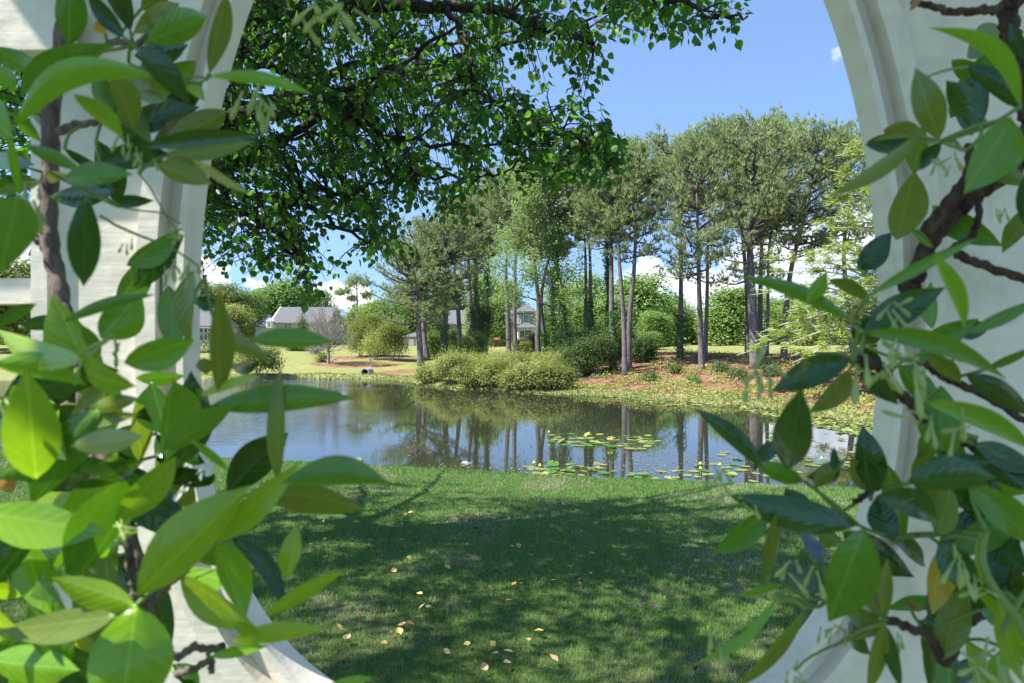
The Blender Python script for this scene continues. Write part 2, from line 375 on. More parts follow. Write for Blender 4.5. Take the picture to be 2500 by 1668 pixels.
def pine(label, base, mid, top, cb, hw, tw, seed, ivy=0, group='tall pines on the far bank', lower=None, dens=1.0):
    """base/mid/top: picture points of the trunk, base on the ground; cb: crown base row; hw: crown half width; tw: trunk width"""
    rng = np.random.default_rng(seed)
    B = ray_ground(*base) if len(base) == 2 else on(base[0], base[2]); d = B.y; mpp = d/F
    M_ = np.array(U(mid[0], mid[1], d + rng.normal()*.5)); T_ = np.array(U(top[0], top[1], d+rng.normal()*.8)); B_ = np.array(B); T_[2] -= .85 if hw > 90 else .1
    zc = CH-(cb-834)*mpp
    root = thing('pine_tree', label, 'tree', B, group)
    tp = spline([B_+np.array([0, 0, -.3]), B_*.55+M_*.45+rng.normal(size=3)*[.08, .1, 0], M_, .5*M_+.5*T_+rng.normal(size=3)*[.2, .3, 0], T_], 22)
    Ht = T_[2]-B_[2]; r0 = tw*mpp*.5
    fz = np.clip((tp[:, 2]-B_[2])/Ht, 0, 1); rr = r0*(1.0-.93*fz**1.25); rr[0] *= 1.35; rr[1] *= 1.1
    tp = np.where((np.arange(22) > 19)[:, None], tp-np.array([0, 0, .25]), tp); tb = MB(); tb.tube(tp-B_, rr, 9)
    link('trunk', tb.mesh('trunk', M_bark, True), root)
    br = MB(); nd = MB(); R = hw*mpp*1.2; ztop = T_[2]+(.25 if hw > 90 else 14*mpp)
    nb = int(34*dens + 18*dens*(T_[2]-zc)/8)
    TP = []; TD = []
    zz = zc + (T_[2]-zc)*np.sort(rng.random(nb)**.82)
    for z in zz:
        f = (z-zc)/max(.5, T_[2]-zc)
        i = np.interp(z, tp[:, 2], np.arange(len(tp))); i0 = int(min(i, len(tp)-2)); P0 = tp[i0]+(tp[i0+1]-tp[i0])*(i-i0)
        prof = (.62+.38*min(1, f/.35)) if f < .35 else max(.16, math.sqrt(max(0, 1-((f-.35)/.68)**2.2)))
        L = R*prof*(.55+.55*rng.random()); az = rng.random()*2*math.pi
        up = -.08 + .75*f + .25*rng.normal()
        dr = np.array([math.cos(az), math.sin(az), up]); dr /= np.linalg.norm(dr)
        side = np.array([-math.sin(az), math.cos(az), 0])
        rise = dr[2]*L+L*.22; L *= min(1., max(.25, (ztop-P0[2]+.1)/max(rise, .05)))
        P1 = P0+dr*L*.5+side*rng.normal()*L*.1; P2 = P0+dr*L+np.array([0, 0, L*.22])+side*rng.normal()*L*.15
        bp = spline([P0, P1, P2], 6); rb = max(.028, .030*L)
        br.tube(bp-B_, np.linspace(rb, .012, 6), 4, cap=False)
        ns = int(3+L*1.45)
        for k in range(ns):
            t = .28+.72*(k+rng.random())/ns; q = bp[min(4, int(t*5))]; q = q+(bp[min(5, int(t*5)+1)]-q)*(t*5-int(t*5))
            sl = (.35+.55*rng.random())*(1.25-t*.5)*min(1, L*.6+.3); sd_ = side*rng.choice([-1, 1])*(.5+.5*rng.random())+dr*.6+np.array([0, 0, .25+.5*rng.random()])
            sd_ /= np.linalg.norm(sd_); e = q+sd_*sl
            br.tube(np.array([q, q+sd_*sl*.5+rng.normal(size=3)*.03, e])-B_, [.017, .013, .008], 3, cap=False)
            nt_ = 6
            tt = .35+.65*rng.random(nt_)[:, None]
            TP.append(q+(e-q)*tt+rng.normal(size=(nt_, 3))*.15); TD.append(np.repeat((sd_*.55+np.array([0, 0, .75]))[None], nt_, 0))
    TP = np.vstack(TP); TD = np.vstack(TD)
    needles(nd, TP-B_, TD, .29, .045, 8, rng, .8)
    link('branches', br.mesh('branches', M_limb), root)
    link('crown', nd.mesh('crown', M_pine), root, kind='stuff')
    if ivy:
        iv = MB(); n = int(1500*ivy); f = rng.random(n)**.8*min(1, .75*ivy)
        i = f*(len(tp)-2)*.85; i0 = i.astype(int); P = tp[i0]+(tp[i0+1]-tp[i0])*(i-i0)[:, None]
        o_ = rand_unit(rng, n); o_[:, 2] *= .4; o_ /= np.linalg.norm(o_, axis=1)[:, None]
        P = P+o_*(r0*.95+.16*rng.random((n, 1))**1.5*(1+1.1*(np.sin(P[:, 2:3]*1.7+seed) > 0)))
        diamonds(iv, P-B_, o_+.4*rand_unit(rng, n), .14, rng, .8)
        link('ivy', iv.mesh('ivy', M_ivy), root, kind='stuff')
    return root

def crown_leaves(mb, lobes, n, size, rng, clump=9, asp=.65, hang=0., flat=.7):
    """lobes: list of (centre, radii). leaves sit in clumps near the lobes' surfaces, facing outward and up"""
    vol = np.array([r[0]*r[1]+r[0]*r[2] for c, r in lobes]); vol = vol/vol.sum()
    for (c, r), v in zip(lobes, vol):
        k = max(3, int(n*v/clump)); o_ = rand_unit(rng, k); o_[:, 2] = np.where(o_[:, 2] < -.55, -o_[:, 2], o_[:, 2])
        rr = (.62+.42*rng.random((k, 1))**.7)
        ctr = np.asarray(c)+o_*np.asarray(r)*rr
        cs = size*2.1
        P = np.repeat(ctr, clump, 0)+rng.normal(size=(k*clump, 3))*cs*np.array([1, 1, flat])
        Nn = np.repeat(o_, clump, 0)*.9+np.array([0, 0, .55])+.75*rand_unit(rng, k*clump); Nn /= np.linalg.norm(Nn, axis=1)[:, None]
        tt = np.repeat(rng.random(k), clump)*.6+.4*rng.random(k*clump)
        diamonds(mb, P, Nn, size, rng, asp, tt)

def broad_mesh(h, w_, seed, mt, n=9000, size=.3, base=.28, cone=False, nl=16, trunk_r=.22):
    """trunk and crown meshes of a broadleaf tree, height h, crown width w_, foot at the origin"""
    rng = np.random.default_rng(seed)
    tr_ = MB(); tr_.tube(spline([(0, 0, -.4), (.1, .05, h*.2), (-.1, .1, h*.45), (.1, 0, h*.8)], 9), np.linspace(trunk_r, .05, 9), 8)
    lobes = []
    for i in range(nl):
        f = (i+.5)/nl; z = h*(base+(1-base)*f*.93)
        if cone: rad_ = w_*.5*(1.02-f)*1.0
        else: rad_ = w_*.5*math.sqrt(max(.05, 1-((f-.38)/.66)**2))
        a = i*2.4+rng.random(); off = rad_*(.62 if not cone else .35)*(.7+.5*rng.random())
        s = (.20+.30*rng.random()**1.5)*w_*.5 if not cone else max(.25, rad_*.75)
        lobes.append(((math.cos(a)*off, math.sin(a)*off, min(z, h-s*.7)), (s*1.1, s*1.1, s*.8)))
        tr_.tube(spline([(0, 0, h*base*.8+.3*h*f*.6), (math.cos(a)*off*.5, math.sin(a)*off*.5, z*.85), (math.cos(a)*off, math.sin(a)*off, z)], 5), np.linspace(trunk_r*.35, .02, 5), 5, cap=False)
    lobes.append(((0, 0, h*(base+.45*(1-base))), (w_*.3, w_*.3, h*.25)))
    mb = MB(); crown_leaves(mb, lobes, n, size, rng)
    return tr_.mesh('trunk', M_bark, True), mb.mesh('crown', mt)

def place_tree(name, label, cat, meshes, loc, s, rz, group):
    r = thing(name, label, cat, loc, group); r.rotation_euler = (0, 0, rz); r.scale = s
    link('trunk', meshes[0], r); link('crown', meshes[1], r, kind='stuff'); return r

def shrub(label, c, rx, ry, rz_, mt, n, size, seed, name='shrub', cat='shrub', group=None, box=False, stems=7):
    rng = np.random.default_rng(seed); r = thing(name, label, cat, c, group); mb = MB()
    if box:
        P = (rng.random((n, 3))*2-1); ax = rng.integers(0, 3, n); sg = np.sign(P[np.arange(n), ax]); P[np.arange(n), ax] = sg*(.86+.16*rng.random(n))
        P = P*np.array([rx, ry, rz_]); P[:, 2] += rz_; o_ = P-np.array([0, 0, rz_]); o_ = o_/np.array([rx, ry, rz_])**1.0; o_ /= np.linalg.norm(o_, axis=1)[:, None]
        diamonds(mb, P+rng.normal(size=P.shape)*.05, o_+.8*rand_unit(rng, n), size, rng)
    else:
        lobes = [((0, 0, rz_*.9), (rx*.8, ry*.8, rz_*.95))]
        for i in range(9):
            a = i*2.4+rng.random(); f = .45+.4*rng.random()
            lobes.append(((math.cos(a)*rx*f, math.sin(a)*ry*f, rz_*(.45+1.1*rng.random())), (rx*.42, ry*.42, rz_*.42)))
        crown_leaves(mb, lobes, n, size, rng, clump=7)
        ks = int(n/20); a_ = rng.random(ks)*6.28; f_ = np.sqrt(rng.random(ks)); base_ = np.stack([np.cos(a_)*rx*f_, np.sin(a_)*ry*f_, rz_*(1.25+.45*np.sqrt(1-f_**2*.9))], 1)
        up_ = np.stack([np.cos(a_)*f_*.5, np.sin(a_)*f_*.5, np.ones(ks)], 1); hh_ = rz_*(.1+1.0*rng.random((ks, 1))**2.2)
        pp_ = np.repeat(base_, 8, 0)+np.repeat(up_*hh_, 8, 0)*np.tile(np.linspace(-.5, 1, 8), ks)[:, None]+rng.normal(size=(ks*8, 3))*.04
        diamonds(mb, pp_, rand_unit(rng, ks*8)+np.array([0, 0, .4]), size*.9, rng, .5)
        k = mb.v
        for i in range(len(k)): k[i][:, 2] = np.maximum(k[i][:, 2], .02)
    link('foliage', mb.mesh('foliage', mt), r, kind='stuff')
    sb = MB()
    for i in range(stems):
        a = i*2.4; e = (math.cos(a)*rx*.7, math.sin(a)*ry*.7, rz_*(1.1+.5*rng.random()))
        sb.tube(spline([(math.cos(a)*.1, math.sin(a)*.1, -.1), (e[0]*.4, e[1]*.4, e[2]*.6), e], 5), np.linspace(.03, .008, 5), 4, cap=False)
    link('stems', sb.mesh('stems', M_twig), r)
    return r

# ------------------------------------------------------------------ far woods and background trees
M_far = leafmat('far_leaves', (.09, .15, .04), (.20, .27, .08), .25, .6, .2, .05)
rng = np.random.default_rng(5); mb = MB(); lobes = []
for i in range(200):
    a = rad(-78+156*i/199+rng.normal()*.25); dd = 165+25*rng.random(); hh = 7+4*rng.random()
    if -26 < math.degrees(a) < 26: hh *= .62
    lobes.append(((math.sin(a)*dd, math.cos(a)*dd, hh*.42), (5.0, 5.0, hh*.70)))
crown_leaves(mb, lobes, 34000, 1.7, rng)
link('far_woods', mb.mesh('far_woods', M_far), kind='stuff', label='hazy band of green woods along the horizon', category='woods')

V_oak = [broad_mesh(10, 9, 21, M_oak, 15000, .40, .14, nl=24), broad_mesh(10, 8, 22, M_oak, 14000, .38, .05, nl=28)]
V_olive = [broad_mesh(10, 8, 23, M_olive, 14000, .36, .2)]
V_light = [broad_mesh(10, 7, 24, M_shrub, 11000, .32, .04, nl=24), broad_mesh(10, 6, 25, M_gum, 11000, .32, .04, nl=24)]
V_cone = [broad_mesh(6, 3, 26, M_dshrub, 4500, .18, .06, cone=True, nl=12)]
GB = 'leafy trees behind the houses and field'
def bgtree(px, top, wpx, d, V, label, rot=0., name='leafy_tree', group=GB):
    g_ = on(px, d); h = (CH-(top-834)/F*d)-g_.z; wm = wpx/F*d
    hh = 6 if V in V_cone else 10
    w0 = {id(V_oak[0]): 9, id(V_oak[1]): 8, id(V_olive[0]): 8, id(V_light[0]): 7, id(V_light[1]): 6, id(V_cone[0]): 3}[id(V)]
    place_tree(name, label, 'tree', V, g_, (wm/w0, wm/w0, h/hh), rot, group)
T_ = [
 (492, 694, 105, 112, V_olive[0], 'yellow-olive round treetop just right of the white arbor, above the shuttered house'),
 (548, 700, 110, 118, V_olive[0], 'olive tree with broad dome crown left of the low white cloud'),
 (600, 716, 100, 122, V_oak[1], 'green tree below the small white cloud, left of the gabled house'),
 (573, 742, 90, 98, V_light[0], 'pale green willowy tree screening the left end of the gabled house'),
 (700, 690, 130, 140, V_oak[0], 'tall green tree rising directly behind the gabled house roof'),
 (652, 712, 90, 138, V_oak[1], 'green tree behind the left gable of the grey-roofed house'),
 (768, 712, 90, 142, V_oak[1], 'green tree behind the right end of the gabled roof'),
 (885, 752, 90, 125, V_oak[1], 'small green tree at the foot of the lone thin pine'),
 (925, 735, 100, 118, V_oak[0], 'green tree behind the big shrubs left of the pines'),
 (1010, 690, 110, 120, V_oak[0], 'green tree glimpsed behind the leftmost pine trunks'),
 (1095, 700, 110, 126, V_oak[1], 'green tree filling the gap behind the forked pine'),
 (1190, 668, 110, 100, V_light[1], 'pale green tree behind the ivy-covered pine trunks'),
 (1212, 728, 70, 90, V_oak[1], 'green tree above the orange slide left of the porch'),
 (1240, 690, 90, 135, V_oak[0], 'green tree rising behind the brick porch house'),
 (1365, 690, 110, 95, V_light[1], 'pale tree behind the sweetgum trunk, right of the porch'),
 (1450, 672, 110, 88, V_light[1], 'pale slender tree behind the paired straight pine trunks'),
 (1420, 742, 110, 80, V_oak[1], 'green bushy tree behind the dark shrubs by the pines'),
 (1555, 678, 175, 84, V_oak[0], 'large rounded green tree standing in the field right of the pines'),
 (1622, 722, 120, 92, V_oak[1], 'green tree on the field edge right of the largest rounded one'),
 (1690, 772, 80, 96, V_light[0], 'small pale tree low on the field behind two pine trunks'),
 (1788, 708, 150, 82, V_oak[1], 'broad green tree behind the thick grouped pine trunks'),
 (1735, 760, 90, 100, V_oak[0], 'green tree on the field left of the thick grouped pine trunks'),
 (1900, 735, 130, 90, V_oak[0], 'green tree half hidden behind the feathery cypress'),
 (1985, 715, 120, 95, V_light[0], 'pale tree seen through the cypress branches beside the white panel'),
 (2110, 720, 130, 90, V_oak[1], 'green tree at far right seen behind the cypress'),
 (1505, 725, 120, 78, V_light[1], 'pale bushy tree filling the gap right of the thick ivy pine'),
 (1655, 745, 110, 88, V_light[1], 'pale tree just right of the solitary straight pine'),
 (1850, 720, 120, 98, V_light[0], 'yellowish tree behind the thickest pine trunk'),
 (1945, 750, 110, 80, V_oak[1], 'green bushy tree low behind the cypress twigs'),
 (1600, 765, 90, 75, V_oak[1], 'green bushy growth left of the solitary straight pine'),
 (30, 648, 200, 70, V_olive[0], 'olive treetop showing above the rail at the left edge'),
 (-120, 660, 200, 75, V_oak[0], 'green tree beyond the left edge behind the arbor'),
]
for i, t in enumerate(T_): bgtree(*t, rot=i*1.3)
for i, (px, top, wpx, d, V, lb) in enumerate([(1062, 812, 46, 60, V_oak[1], 'green bush at the foot of the slim pine on the left'), (1105, 806, 52, 62, V_light[1], 'pale bush left of the curved pine foot'), (1140, 820, 50, 56, V_light[0], 'yellowish bush under the straight pine beside the ivy'),
    (1168, 812, 40, 58, V_oak[1], 'green bush round the feet of the ivy pines'), (1272, 826, 50, 55, V_light[0], 'yellowish bush before the porch steps'),
    (1340, 790, 56, 60, V_olive[0], 'olive bush just left of the sweetgum trunk'), (1378, 780, 60, 64, V_light[1], 'pale bush behind the sweetgum trunk'), (1440, 800, 70, 58, V_oak[1], 'green bush behind the two parallel pale trunks'), (1585, 812, 60, 62, V_oak[1], 'green bush at the field edge right of the leaning pine')]):
    bgtree(px, top, wpx, d, V, lb, i*2.1, 'leafy_bush', 'bushes between the pine trunks')
bgtree(738, 752, 42, 96, V_cone[0], 'dark conical evergreen standing in front of the grey gabled roof', 0., 'evergreen_tree', None)
bgtree(1302, 800, 40, 62, V_cone[0], 'small pointed evergreen in front of the porch columns', 1., 'evergreen_tree', None)

# the lone thin pine
def lone_pine():
    rng = np.random.default_rng(77); B = on(870, 120); root = thing('pine_tree', 'lone thin pine with tufted flat top above the shrubs', 'tree', B)
    h = CH+(834-676)/F*120-B.z; tb = MB(); tb.tube(spline([(0, 0, -.3), (.2, 0, h*.5), (0, 0, h)], 8), np.linspace(.28, .08, 8), 7)
    nd = MB(); P = []; 
    for (ox, oz, r) in ((0, -.3, 1.3), (-2.0, -2.6, 1.2), (1.6, -1.2, 1.0), (1.8, -3.4, .9), (-1.0, -1.2, 1.1), (-.8, -3.9, .7), (-3, -2.9, .6)):
        tb.tube(spline([(0, 0, h+oz-1), (ox*.5, 0, h+oz-.5), (ox, 0, h+oz)], 4), np.linspace(.07, .02, 4), 4, cap=False)
        P.append(np.array([ox, 0, h+oz])+rng.normal(size=(170, 3))*r*np.array([.55, .55, .32]))
    P = np.vstack(P); needles(nd, P, np.tile([0, 0, .7], (len(P), 1)), .5, .08, 6, rng, 1.)
    link('trunk', tb.mesh('trunk', M_bark, True), root); link('crown', nd.mesh('crown', M_pine), root, kind='stuff')
lone_pine()

# ------------------------------------------------------------------ houses
M_roof = solid('roof_shingles', (.135, .138, .145), .85, .2, 9, .2)
M_wall = solid('white_siding', (.56, .56, .54), .7, .06, 2, .2)
M_brick = solid('grey_brick', (.36, .33, .31), .85, .25, 14, .2)
M_redbrick = solid('tan_brick', (.46, .36, .28), .85, .25, 14, .2)
M_white = solid('white_trim', (.82, .82, .80), .5, .04, 3, .3)
M_shut = solid('blue_shutter', (.06, .10, .15), .5, .1, 3, .3)
m = mat('window_glass'); p = principled((.05, .06, .07), .05, .6); finish(p.outputs[0]); M_glass = m
M_door = solid('door_white', (.80, .81, .84), .5, .04, 2)

def part(name, fn, mt, parent, **pr):
    b_ = MB(); fn(b_); return link(name, b_.mesh(name, mt), parent, **pr)
def window(parent, x0, x1, z0, z1, y, nx_=2, nz_=3, t=.07):
    """a glazed window on a wall facing -y: glass pane with frame and muntins as sub-parts"""
    g_ = part('window', lambda b: b.box(x0, x1, y-.02, y+.05, z0, z1), M_glass, parent)
    def fr(b):
        b.box(x0-t, x1+t, y-.09, y-.022, z1, z1+t); b.box(x0-t, x1+t, y-.11, y-.022, z0-t, z0)
        b.box(x0-t, x0, y-.09, y-.022, z0, z1); b.box(x1, x1+t, y-.09, y-.022, z0, z1)
        for i in range(1, nx_):
            xx = x0+(x1-x0)*i/nx_; b.box(xx-.022, xx+.022, y-.06, y-.022, z0, z1)
        for i in range(1, nz_):
            zz = z0+(z1-z0)*i/nz_; b.box(x0, x1, y-.063, y-.024, zz-.022, zz+.022)
    part('window_frame', fr, M_white, g_)
def prism_roof(b, x0, x1, y0, y1, ze, zr_, hip=0., t=.12):
    """gable or hip roof with the ridge along x"""
    ym = (y0+y1)/2
    for o_ in (0,):
        A = [(x0, y0, ze), (x1, y0, ze), (x1-hip, ym, zr_), (x0+hip, ym, zr_)]; B_ = [(x1, y1, ze), (x0, y1, ze), (x0+hip, ym, zr_), (x1-hip, ym, zr_)]
        b.quad(*A); b.quad(*B_)
        dn = np.array([0, 0, -t]); b.quad(*[np.array(q)+dn for q in A[::-1]]); b.quad(*[np.array(q)+dn for q in B_[::-1]])
        b.add([x for x in [(x0, y0, ze), (x0+hip, ym, zr_), (x0, y1, ze)]], [[0, 1, 2]]); b.add([(x1, y0, ze), (x1, y1, ze), (x1-hip, ym, zr_)], [[0, 1, 2]])
        b.quad((x0, y0, ze-t), (x1, y0, ze-t), (x1, y0, ze), (x0, y0, ze))

# house with shuttered windows, behind the arbor's edge
D = 90.; gA = on(470, D); k = D/F
hA = thing('house', 'white house with grey hip roof and blue shutters beside the arbor edge', 'house', gA)
def lx(px): return (px-1250)*k-gA.x
def lz(py): return CH-(py-834)*k-gA.z
x0, x1 = lx(330), lx(531)
part('wall', lambda b: b.box(x0, x1, 0, 8, -.5, lz(795)), M_wall, hA)
part('roof', lambda b: prism_roof(b, x0-.4, x1+.4, -.5, 8.5, lz(796), lz(748), 2.4), M_roof, hA)
part('eave_board', lambda b: b.box(x0-.38, x1+.38, -.46, -.02, lz(801), lz(798.5)), M_white, hA)
for a, b_ in ((508.5, 522.5), (440, 454), (400, 414)):
    window(hA, lx(a), lx(b_), lz(830), lz(803), 0, 3, 4)
    for s0, s1 in ((a-8.8, a-1.4), (b_+1.4, b_+8.8)):
        if lx(s1) < x1: part('shutter', lambda b: [b.box(lx(s0), lx(s1), -.06, -.003, lz(830.5), lz(802.5))]+[b.box(lx(s0)+.05, lx(s1)-.05, -.085, -.062, lz(830)+q*.16+.04, lz(830)+q*.16+.12) for q in range(9)], M_shut, hA)
part('shutter', lambda b: b.box(lx(487), lx(494.6), -.06, -.003, lz(830.5), lz(802.5)), M_shut, hA)

# grey-roofed gabled house
D = 118.; gB = on(705, D); k = D/F
hB = thing('house', 'white house with long grey gabled roof and arched dormer across the lawn', 'house', gB)
def lx(px): return (px-1250)*k-gB.x
def lz(py): return CH-(py-834)*k-gB.z
part('wall', lambda b: b.box(lx(664), lx(800), 1, 10, -.5, lz(787)), M_wall, hB)
part('roof', lambda b: prism_roof(b, lx(661), lx(803), -.2, 11, lz(788), lz(746), 0.), M_roof, hB)
def rake(b):
    xx = lx(661)
    b.add([(xx-.25, -.5, lz(790)), (xx-.02, -.5, lz(790)), (xx-.02, 5.4, lz(745.2)), (xx-.25, 5.4, lz(745.2)), (xx-.25, -.5, lz(797)), (xx-.02, -.5, lz(797)), (xx-.02, 5.4, lz(751)), (xx-.25, 5.4, lz(751))],
          [(0, 1, 2), (0, 2, 3), (0, 4, 5), (0, 5, 1), (0, 3, 7), (0, 7, 4), (1, 5, 6), (1, 6, 2), (4, 7, 6), (4, 6, 5)])
part('rake_board', rake, M_white, hB)
part('gable_wall', lambda b: b.add([(lx(662), 1, lz(789)), (lx(662), 10, lz(789)), (lx(662), 5.4, lz(748)), (lx(664), 1, lz(789)), (lx(664), 10, lz(789)), (lx(664), 5.4, lz(748))], [(0, 1, 2), (3, 5, 4), (0, 3, 4), (0, 4, 1), (0, 2, 5), (0, 5, 3)]), M_wall, hB)
part('wing_wall', lambda b: b.box(lx(622), lx(663.5), .2, 7, -.5, lz(797)), M_wall, hB)
part('wing_roof', lambda b: prism_roof(b, lx(618), lx(664), -.4, 7.4, lz(797), lz(766), 1.5), M_roof, hB)
part('dormer', lambda b: [b.box(lx(654), lx(669), -.9, 2, lz(802), lz(785)), b.add([(lx(652.5), -1, lz(785)), (lx(670.5), -1, lz(785)), (lx(661.5), -1, lz(777)), (lx(652.5), 2.5, lz(785)), (lx(670.5), 2.5, lz(785)), (lx(661.5), 2.5, lz(777))], [(0, 1, 2), (0, 2, 5), (0, 5, 3), (1, 4, 5), (1, 5, 2), (3, 5, 4)])], M_white, hB)
window(hB, lx(658), lx(665), lz(799), lz(787), -.9, 2, 3, .09)
for a in (690, 699.5): window(hB, lx(a), lx(a+7), lz(800), lz(790), 1, 2, 3, .1)
window(hB, lx(730), lx(738), lz(800), lz(790), 1, 2, 3, .1)

# brick house behind the pines
D = 108.; gC = on(1200, D); k = D/F
hC = thing('house', 'grey brick house with columned porch glimpsed between the pine trunks', 'house', gC)
def lx(px): return (px-1250)*k-gC.x
def lz(py): return CH-(py-834)*k-gC.z
part('wall', lambda b: b.box(lx(1046), lx(1300), 3, 12, -.6, lz(790)), M_brick, hC)
part('roof', lambda b: prism_roof(b, lx(1040), lx(1305), 2.4, 12.6, lz(790), lz(752), 2.), M_roof, hC)
part('gable', lambda b: b.add([(lx(1047), 2.2, lz(790)), (lx(1073), 2.2, lz(790)), (lx(1059), 2.2, lz(754)), (lx(1047), 6, lz(790)), (lx(1073), 6, lz(790)), (lx(1059), 6, lz(754))], [(0, 1, 2), (0, 2, 5), (0, 5, 3), (1, 4, 5), (1, 5, 2), (3, 5, 4)]), M_wall, hC)
part('bay_wall', lambda b: b.box(lx(1263), lx(1308), .5, 3, lz(793), lz(764)), M_brick, hC)
part('bay_cornice', lambda b: b.box(lx(1260), lx(1311), .2, 3, lz(763.5), lz(760)), M_white, hC)
part('bay_roof', lambda b: prism_roof(b, lx(1258), lx(1313), 0, 6, lz(760), lz(738), 1.7), M_roof, hC)
part('porch_roof', lambda b: prism_roof(b, lx(1256), lx(1316), -1.2, 2.4, lz(800), lz(790), 1.2), M_roof, hC)
part('porch_beam', lambda b: b.box(lx(1262), lx(1311), -1, .4, lz(806), lz(801.6)), M_white, hC)
part('porch_floor', lambda b: b.box(lx(1260), lx(1313), -1.2, 2.9, -.6, lz(833)), M_brick, hC)
for q in (1265, 1299, 1306):
    part('porch_column', lambda b: b.tube([(lx(q), -.7, lz(833)), (lx(q), -.7, lz(806))], .13, 10), M_white, hC)
window(hC, lx(1279), lx(1291), lz(788), lz(770), .5, 4, 4, .12)
window(hC, lx(1266), lx(1271), lz(788), lz(770), .5, 2, 4, .1)
window(hC, lx(1270), lx(1280), lz(832), lz(808), 3, 2, 3, .1)
for a in (1095, 1130, 1165, 1205): window(hC, lx(a), lx(a+11), lz(830), lz(806), 3, 2, 4, .1)
part('garage_wall', lambda b: b.box(lx(984), lx(1046), .5, 8, -.6, lz(822)), M_redbrick, hC)
part('garage_roof', lambda b: prism_roof(b, lx(980), lx(1048), 0, 8.5, lz(822), lz(811), 1.5), M_roof, hC)
for a in (997, 1014, 1031):
    gd = part('garage_door', lambda b: b.box(lx(a), lx(a+13), .38, .497, lz(855), lz(828)), M_door, hC)
    part('door_panel', lambda b: [b.box(lx(a)+.08, lx(a+13)-.08, .34, .378, lz(855)+.08+q*.44, lz(855)+.44+q*.44) for q in range(4)], M_door, gd)
# house behind the cypress
D = 92.; gD = on(2090, D); k = D/F
hD = thing('house', 'grey-roofed house just visible through the cypress branches', 'house', gD)
def lx(px): return (px-1250)*k-gD.x
def lz(py): return CH-(py-834)*k-gD.z
part('wall', lambda b: b.box(lx(2030), lx(2200), 0, 8, -.6, lz(803)), M_brick, hD)
part('roof', lambda b: prism_roof(b, lx(2020), lx(2210), -.6, 8.6, lz(803), lz(768), 3.), M_roof, hD)
for a in (2050, 2090, 2130): window(hD, lx(a), lx(a+14), lz(833), lz(809), 0, 2, 3, .1)

# play set
D = 84.; gP = on(1232, D); k = D/F
M_cedar = solid('cedar_wood', (.20, .08, .045), .7, .2, 6); M_slide = solid('orange_slide', (.60, .19, .04), .4, .08, 3)
ps = thing('play_set', 'wooden swing set with orange slide behind the ivy-covered pines', 'play set', gP)
def lx(px): return (px-1250)*k-gP.x
def lz(py): return CH-(py-834)*k-gP.z
for a, yy in ((1207, 0), (1218, 0), (1207, 1.2), (1218, 1.2)):
    part('post', lambda b: b.box(lx(a)-.06, lx(a)+.06, yy-.06, yy+.06, -.3, lz(824)), M_cedar, ps)
part('platform', lambda b: b.box(lx(1205), lx(1220), -.1, 1.3, lz(843), lz(841)), M_cedar, ps)
for i in range(7): part('railing_slat', lambda b: b.box(lx(1206.2)+i*.1, lx(1206.2)+i*.1+.07, -.16, -.1, lz(841), lz(831)), M_cedar, ps)
part('canopy', lambda b: prism_roof(b, lx(1204), lx(1221), -.3, 1.5, lz(829), lz(824), .0), M_cedar, ps)
part('swing_beam', lambda b: b.box(lx(1220), lx(1330), .5, .62, lz(833), lz(830.5)), M_cedar, ps)
part('brace', lambda b: [b.tube([(lx(1328), .56, lz(832)), (lx(1328), .56+s*1.3, -.2)], .06, 5) for s in (-1, 1)], M_cedar, ps)
def slide(b):
    q = spline([(lx(1206), -.5, lz(841)), (lx(1202), -.55, lz(846)), (lx(1196), -.6, lz(853)), (lx(1189), -.6, lz(856))], 8)
    for i in range(7):
        a, c_ = q[i], q[i+1]
        for (y0, y1, h0, h1) in ((-.25, .25, 0, 0), (-.25, -.27, 0, .2), (.25, .27, 0, .2)):
            b.quad(a+[0, y0, h0], c_+[0, y0, h0], c_+[0, y1, h1], a+[0, y1, h1])
            b.quad(a+[0, y0, h0-.03], a+[0, y1, h1-.03], c_+[0, y1, h1-.03], c_+[0, y0, h0-.03])
part('slide', slide, M_slide, ps)

# ------------------------------------------------------------------ far garden: hedges, shrubs, bare tree, pipe
shrub('clipped green hedge below the shuttered window of the white house', on(500, 70), 3.6, .9, 1.0, M_dshrub, 7000, .12, 31, 'hedge', 'hedge', box=True)
shrub('yellow-green bush leaning over the water below the white house', ray_ground(628, 918), 1.55, 1.3, 1.05, M_olive, 5200, .12, 32)
for i, (px, py, wpx, hpx, mt, lb) in enumerate([
    (880, 872, 60, 92, M_olive, 'tall olive shrub with yellowing top beside the bare tree'),
    (918, 878, 50, 70, M_shrub, 'bright green shrub in the middle of the far garden bed'),
    (958, 880, 62, 92, M_olive, 'large grey-green shrub at the right end of the garden bed'),
    (905, 868, 60, 105, M_olive, 'tall dull-green shrub at the back of the garden bed'),
    (770, 862, 34, 26, M_dshrub, 'low dark shrub at the lawn edge left of the bare tree'),
    (738, 857, 24, 14, M_olive, 'tiny clipped shrub on the far lawn edge left of the others'),
    (715, 857, 24, 12, M_dshrub, 'low reddish-dark clump on the lawn edge under the gabled house'),
    (787, 884, 16, 14, M_olive, 'small round bush on the mulch bed left of the bare trunk')]):
    g_ = ray_ground(px, py); s = g_.y/F
    shrub(lb, g_, wpx*s*.55, wpx*s*.5, hpx*s*.5, mt, int(900+wpx*hpx*.75), .13, 40+i)
for i, (px, d, wpx, lb) in enumerate([(1060, 92, 40, 'green hedge left of the forked pine before the brick house'), (1120, 92, 44, 'green hedge behind the leaning pine trunk'), (1215, 92, 40, 'green hedge behind the orange slide')]):
    s = d/F; shrub(lb, on(px, d), wpx*s*.5, .8, 12*s, M_shrub if i != 0 else M_oak, 2600, .16, 60+i, 'hedge', 'hedge', box=True)
